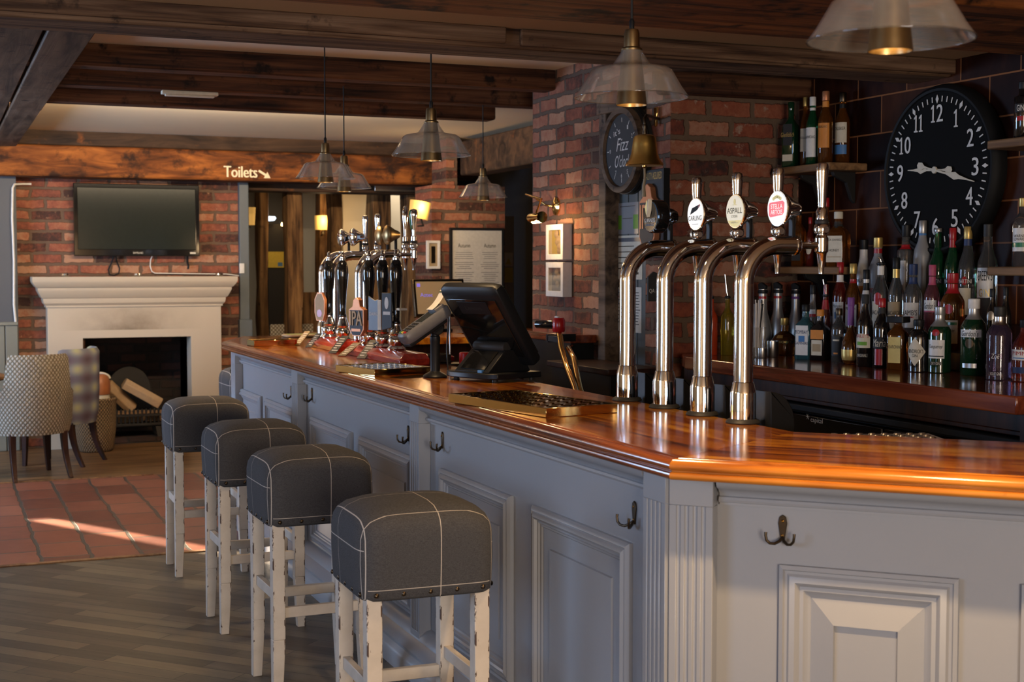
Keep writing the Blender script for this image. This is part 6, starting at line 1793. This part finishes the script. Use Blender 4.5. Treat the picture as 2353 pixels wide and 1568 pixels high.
# wicker log basket with a jug
p = at(208, 1033, Z=0)
t = thing('log_basket', 'tall wicker basket beside the fire', 'basket', (p.x + .03, YM - .20, .001))
MB().lathe([(.13, 0), (.15, .02), (.17, .20), (.175, .42), (.185, .44), (.175, .455), (.16, .44), (.15, .05), (0, .05)], 32).build('weave', 'wicker', t, smooth=50)
t2 = thing('earthenware_jar', 'terracotta and cream jar standing in the wicker basket', 'jar', (p.x + .06, YM - .20, .052))
MB().lathe([(.08, 0), (.09, .02), (.095, .38), (.085, .44), (0, .44)], 24).build('lower_glaze', 'cream', t2, smooth=50)
MB().lathe([(.096, .43), (.100, .46), (.098, .53), (.08, .58), (.05, .60), (0, .60)], 24).build('upper_glaze', 'terracup', t2, smooth=50)
MB().tube([(.095 * math.cos(a), 0, .56 + .05 * math.sin(a)) for a in [PI * k / 10 for k in range(11)]], .010, 8).build('handle', 'cream', t2, smooth=60)

# ------------------------------------------------------------------ armchairs and dining table on the left
def tub_chair(loc, rz, fab, lb, notch):
    """tub armchair: local +y is the back"""
    t = thing('tub_armchair', lb, 'armchair', loc, rz)
    R, th = .31, .055
    n = 40
    out = []
    for k in range(n + 1):
        a = math.radians(-38 + 256 * k / n)
        back = math.sin(a)
        f = max(0.0, min(1.0, (back - notch) / .10))
        f = f * f * (3 - 2 * f)
        zt = .66 + (.92 - .66) * f
        bul = 1.0 + .02 * math.sin(a * 2)
        c, s = math.cos(a), math.sin(a)
        ro, ri = R * bul, R - th
        m = (ro + ri) / 2
        out.append([(ro * .93 * c, ro * .93 * s, .33), (ro * 1.0 * c, ro * 1.0 * s, .42), (ro * 1.03 * c, ro * 1.03 * s, .60), (ro * 1.04 * c, ro * 1.04 * s, zt - .03), (m * 1.06 * c, m * 1.06 * s, zt), (ri * 1.02 * c, ri * 1.02 * s, zt - .03), (ri * c, ri * s, .50), (ri * c, ri * s, .33)])
    MB().rings(out).build('tub_back', fab, t, smooth=50)
    MB().loft([(.255, .25, .34, 3), (.265, .26, .38, 3), (.265, .26, .46, 3), (.24, .235, .485, 3)], 40, TR(0, -.02, 0)).build('seat', fab, t, smooth=50)
    for sx in (-1, 1):
        for sy in (-1, 1):
            q = .0 if sy < 0 else .10
            rs = []
            for j in range(7):
                s = j / 6
                z = .345 * (1 - s)
                x = sx * (.19 + .015 * s * s)
                y = sy * (.19 + q * s * s)
                h = .024 - .009 * s
                rs.append([(x - h, y - h, z), (x + h, y - h, z), (x + h, y + h, z), (x - h, y + h, z)])
            MB().rings(rs).build('leg', 'darkwood', t, bevel=.003)
    return t
d1 = at(50, 1112, Z=0); d2 = at(165, 1096, Z=0)
mid = (d1 + d2) / 2
tub_chair((mid.x - .10, mid.y + .28, 0), math.radians(195), 'quilt', 'cream quilted tub armchair at the dark table', .60)
tub_chair((.90, 11.55, 0), math.radians(240), 'tartan', 'tartan tub armchair between the dark table and the fire', .35)
q = at(17, 868, Z=.757)
t = thing('dining_table', 'dark round pub table with lit top at the left edge', 'table', (q.x - .44, q.y + .32, 0))
MB().lathe([(.44, .725), (.46, .735), (.46, .752), (.44, .757), (0, .757)], 40).build('table_top', 'shelf', t, smooth=40)
MB().lathe([(.04, .06), (.05, .12), (.035, .3), (.05, .6), (.14, .725), (0, .725)], 20).build('pedestal', 'iron', t, smooth=40)
for k in range(4):
    a = PI / 2 * k + .5
    MB().tube([(0, 0, .14), (.15 * math.cos(a), .15 * math.sin(a), .12), (.33 * math.cos(a), .33 * math.sin(a), .02)], [.028, .025, .02], 8).build('foot', 'iron', t, smooth=60)

# strip lamp on a joist, little round sign behind the pendant
p = at(440, 216, Y=JY[1][0] - .02)
a, b_ = at(376, 213, Y=JY[1][0] - .02).x, at(506, 220, Y=JY[1][0] - .02).x
t = thing('ceiling_strip_lamp', 'slim white unlit strip lamp fixed under the second joist', 'lamp', ((a + b_) / 2, JY[1][0] + .06, 2.585))
w = (b_ - a) / 2
MB().box(-w, w, -.03, .03, -.022, -.0005).build('housing', 'cream', t, bevel=.004)
MB().box(-w + .02, w - .02, -.02, .02, -.032, -.022).build('diffuser', 'cream', t, bevel=.004)
p = at(1003, 350, Y=YW - .31)
t = thing('round_sign', 'white ring shaped wall sign behind the middle pendant', 'sign', (p.x, YW - .301, p.z))
T = face((0, 0, 0), (0, -1, 0))
r = (at(1026, 350, Y=YW - .31).x - p.x)
MB().lathe([(r, .001), (r, .02), (r * .6, .02), (r * .6, .001)], 36, T).build('ring', 'white', t, smooth=40)
MB().lathe([(r * .6, .004), (0, .004)], 36, T, cap=False).build('centre', 'darkwood', t)
# ------------------------------------------------------------------ light
def area(name, loc, rot, sx, sy, power, col, spread=180):
    L = bpy.data.lights.new(name, 'AREA')
    L.shape = 'RECTANGLE'
    L.size, L.size_y = sx, sy
    L.energy = power
    L.color = col
    L.spread = math.radians(spread)
    o = bpy.data.objects.new(name, L)
    COL.objects.link(o)
    o.location = loc
    o.rotation_euler = rot
    return o
for i, (a, b) in enumerate(WIN):
    area('daylight_%d' % i, (-2.62, (a + b) / 2, 1.52), (0, -PI / 2, 0), 1.3, b - a, (60, 190)[i], (.42, .64, 1.0))
area('daylight_front', (.1, -3.12, 1.3), (PI / 2, 0, 0), 1.6, 1.6, 190, (1.0, .87, .74))
area('daylight_farroom', (5.2, 14.6, 2.4), (0, 0, 0), 1.2, 1.2, 26, (1.0, .80, .58))  # warm area light below the far room ceiling, facing down
area('joist_strip', (1.3, 9.36, 2.62), (PI / 2 + .6, 0, 0), 3.6, .06, 170, (1.0, .76, .50))  # added unseen light behind the third joist, brightens ceiling band and lintel
def point(name, loc, power, col, r=.03):
    L = bpy.data.lights.new(name, 'POINT')
    L.energy = power
    L.color = col
    L.shadow_soft_size = r
    o = bpy.data.objects.new(name, L)
    COL.objects.link(o)
    o.location = loc
    return o
WARM = (1.0, .66, .33)
def spot(name, loc, to, power, col, ang, blend=.5, r=.02):
    L = bpy.data.lights.new(name, 'SPOT')
    L.energy = power
    L.color = col
    L.spot_size = math.radians(ang)
    L.spot_blend = blend
    L.shadow_soft_size = r
    o = bpy.data.objects.new(name, L)
    COL.objects.link(o)
    o.location = loc
    o.rotation_euler = (Vector(to) - Vector(loc)).to_track_quat('-Z', 'Y').to_euler()
    return o
for i, p in enumerate(PEND):
    spot('pendant_light_%d' % i, p + Vector((0, 0, -.026)), p + Vector((0, 0, -1)), (30, 30, 26, 40, 40, 95)[i], WARM, 120, .8, .03)
point('picture_light', LAMP_PIC, 4.5, WARM)
point('column_light', LAMP_COL + Vector((0, -.10, .02)), 3.5, WARM)
point('far_light', LAMP_FAR + Vector((0, -.12, .02)), 5, WARM)
point('recess_wall_light', (-1.9, 11.6, 1.9), 22, (1.0, .66, .36), .08)  # added warm fill out of view, brightens the fireplace end
point('left_wall_light', (-2.2, 8.3, 1.95), 8, (1.0, .66, .36), .08)  # added warm fill out of view, no fixture on the left wall
point('near_wall_light', (-2.2, 4.6, 1.95), 6, (1.0, .66, .36), .08)  # added unseen warm fill for the near ceiling and beams
point('back_wall_light', (2.2, -2.6, 1.9), 18, (1.0, .66, .36), .08)  # added warm fill behind the viewpoint, no fixture
# low sun through the slot window in the recess wall
sun_d = Vector((1.37 - .60, 7.93 - 9.0, 0)).normalized()
sl = Vector(((sx0 + sx1) / 2, YW, 1.8))
hd_ = Vector((.6 - sl.x, 9.0 - YW, 0)).normalized()
sv = Vector((hd_.x, hd_.y, -.344)).normalized()
spot('low_sun', sl - sv * 9, sl, 120000, (1.0, .80, .58), 9, .1, .06)
w = bpy.data.worlds.new('world')
sc.world = w
w.use_nodes = True
bg = w.node_tree.nodes['Background']
bg.inputs[0].default_value = (.55, .70, 1, 1)
bg.inputs[1].default_value = .4
sc.view_settings.view_transform = 'Standard'
sc.view_settings.look = 'None'
sc.view_settings.gamma = 1
sc.view_settings.exposure = 0.22
sc.view_settings.use_curve_mapping = False
cy = sc.cycles
cy.max_bounces = 8
cy.diffuse_bounces = 3
cy.glossy_bounces = 4
cy.transmission_bounces = 6
cy.transparent_max_bounces = 12
cy.caustics_reflective = False
cy.caustics_refractive = False
cy.sample_clamp_indirect = 6
cy.use_denoising = True
try: cy.denoiser = 'OPENIMAGEDENOISE'
except Exception: pass
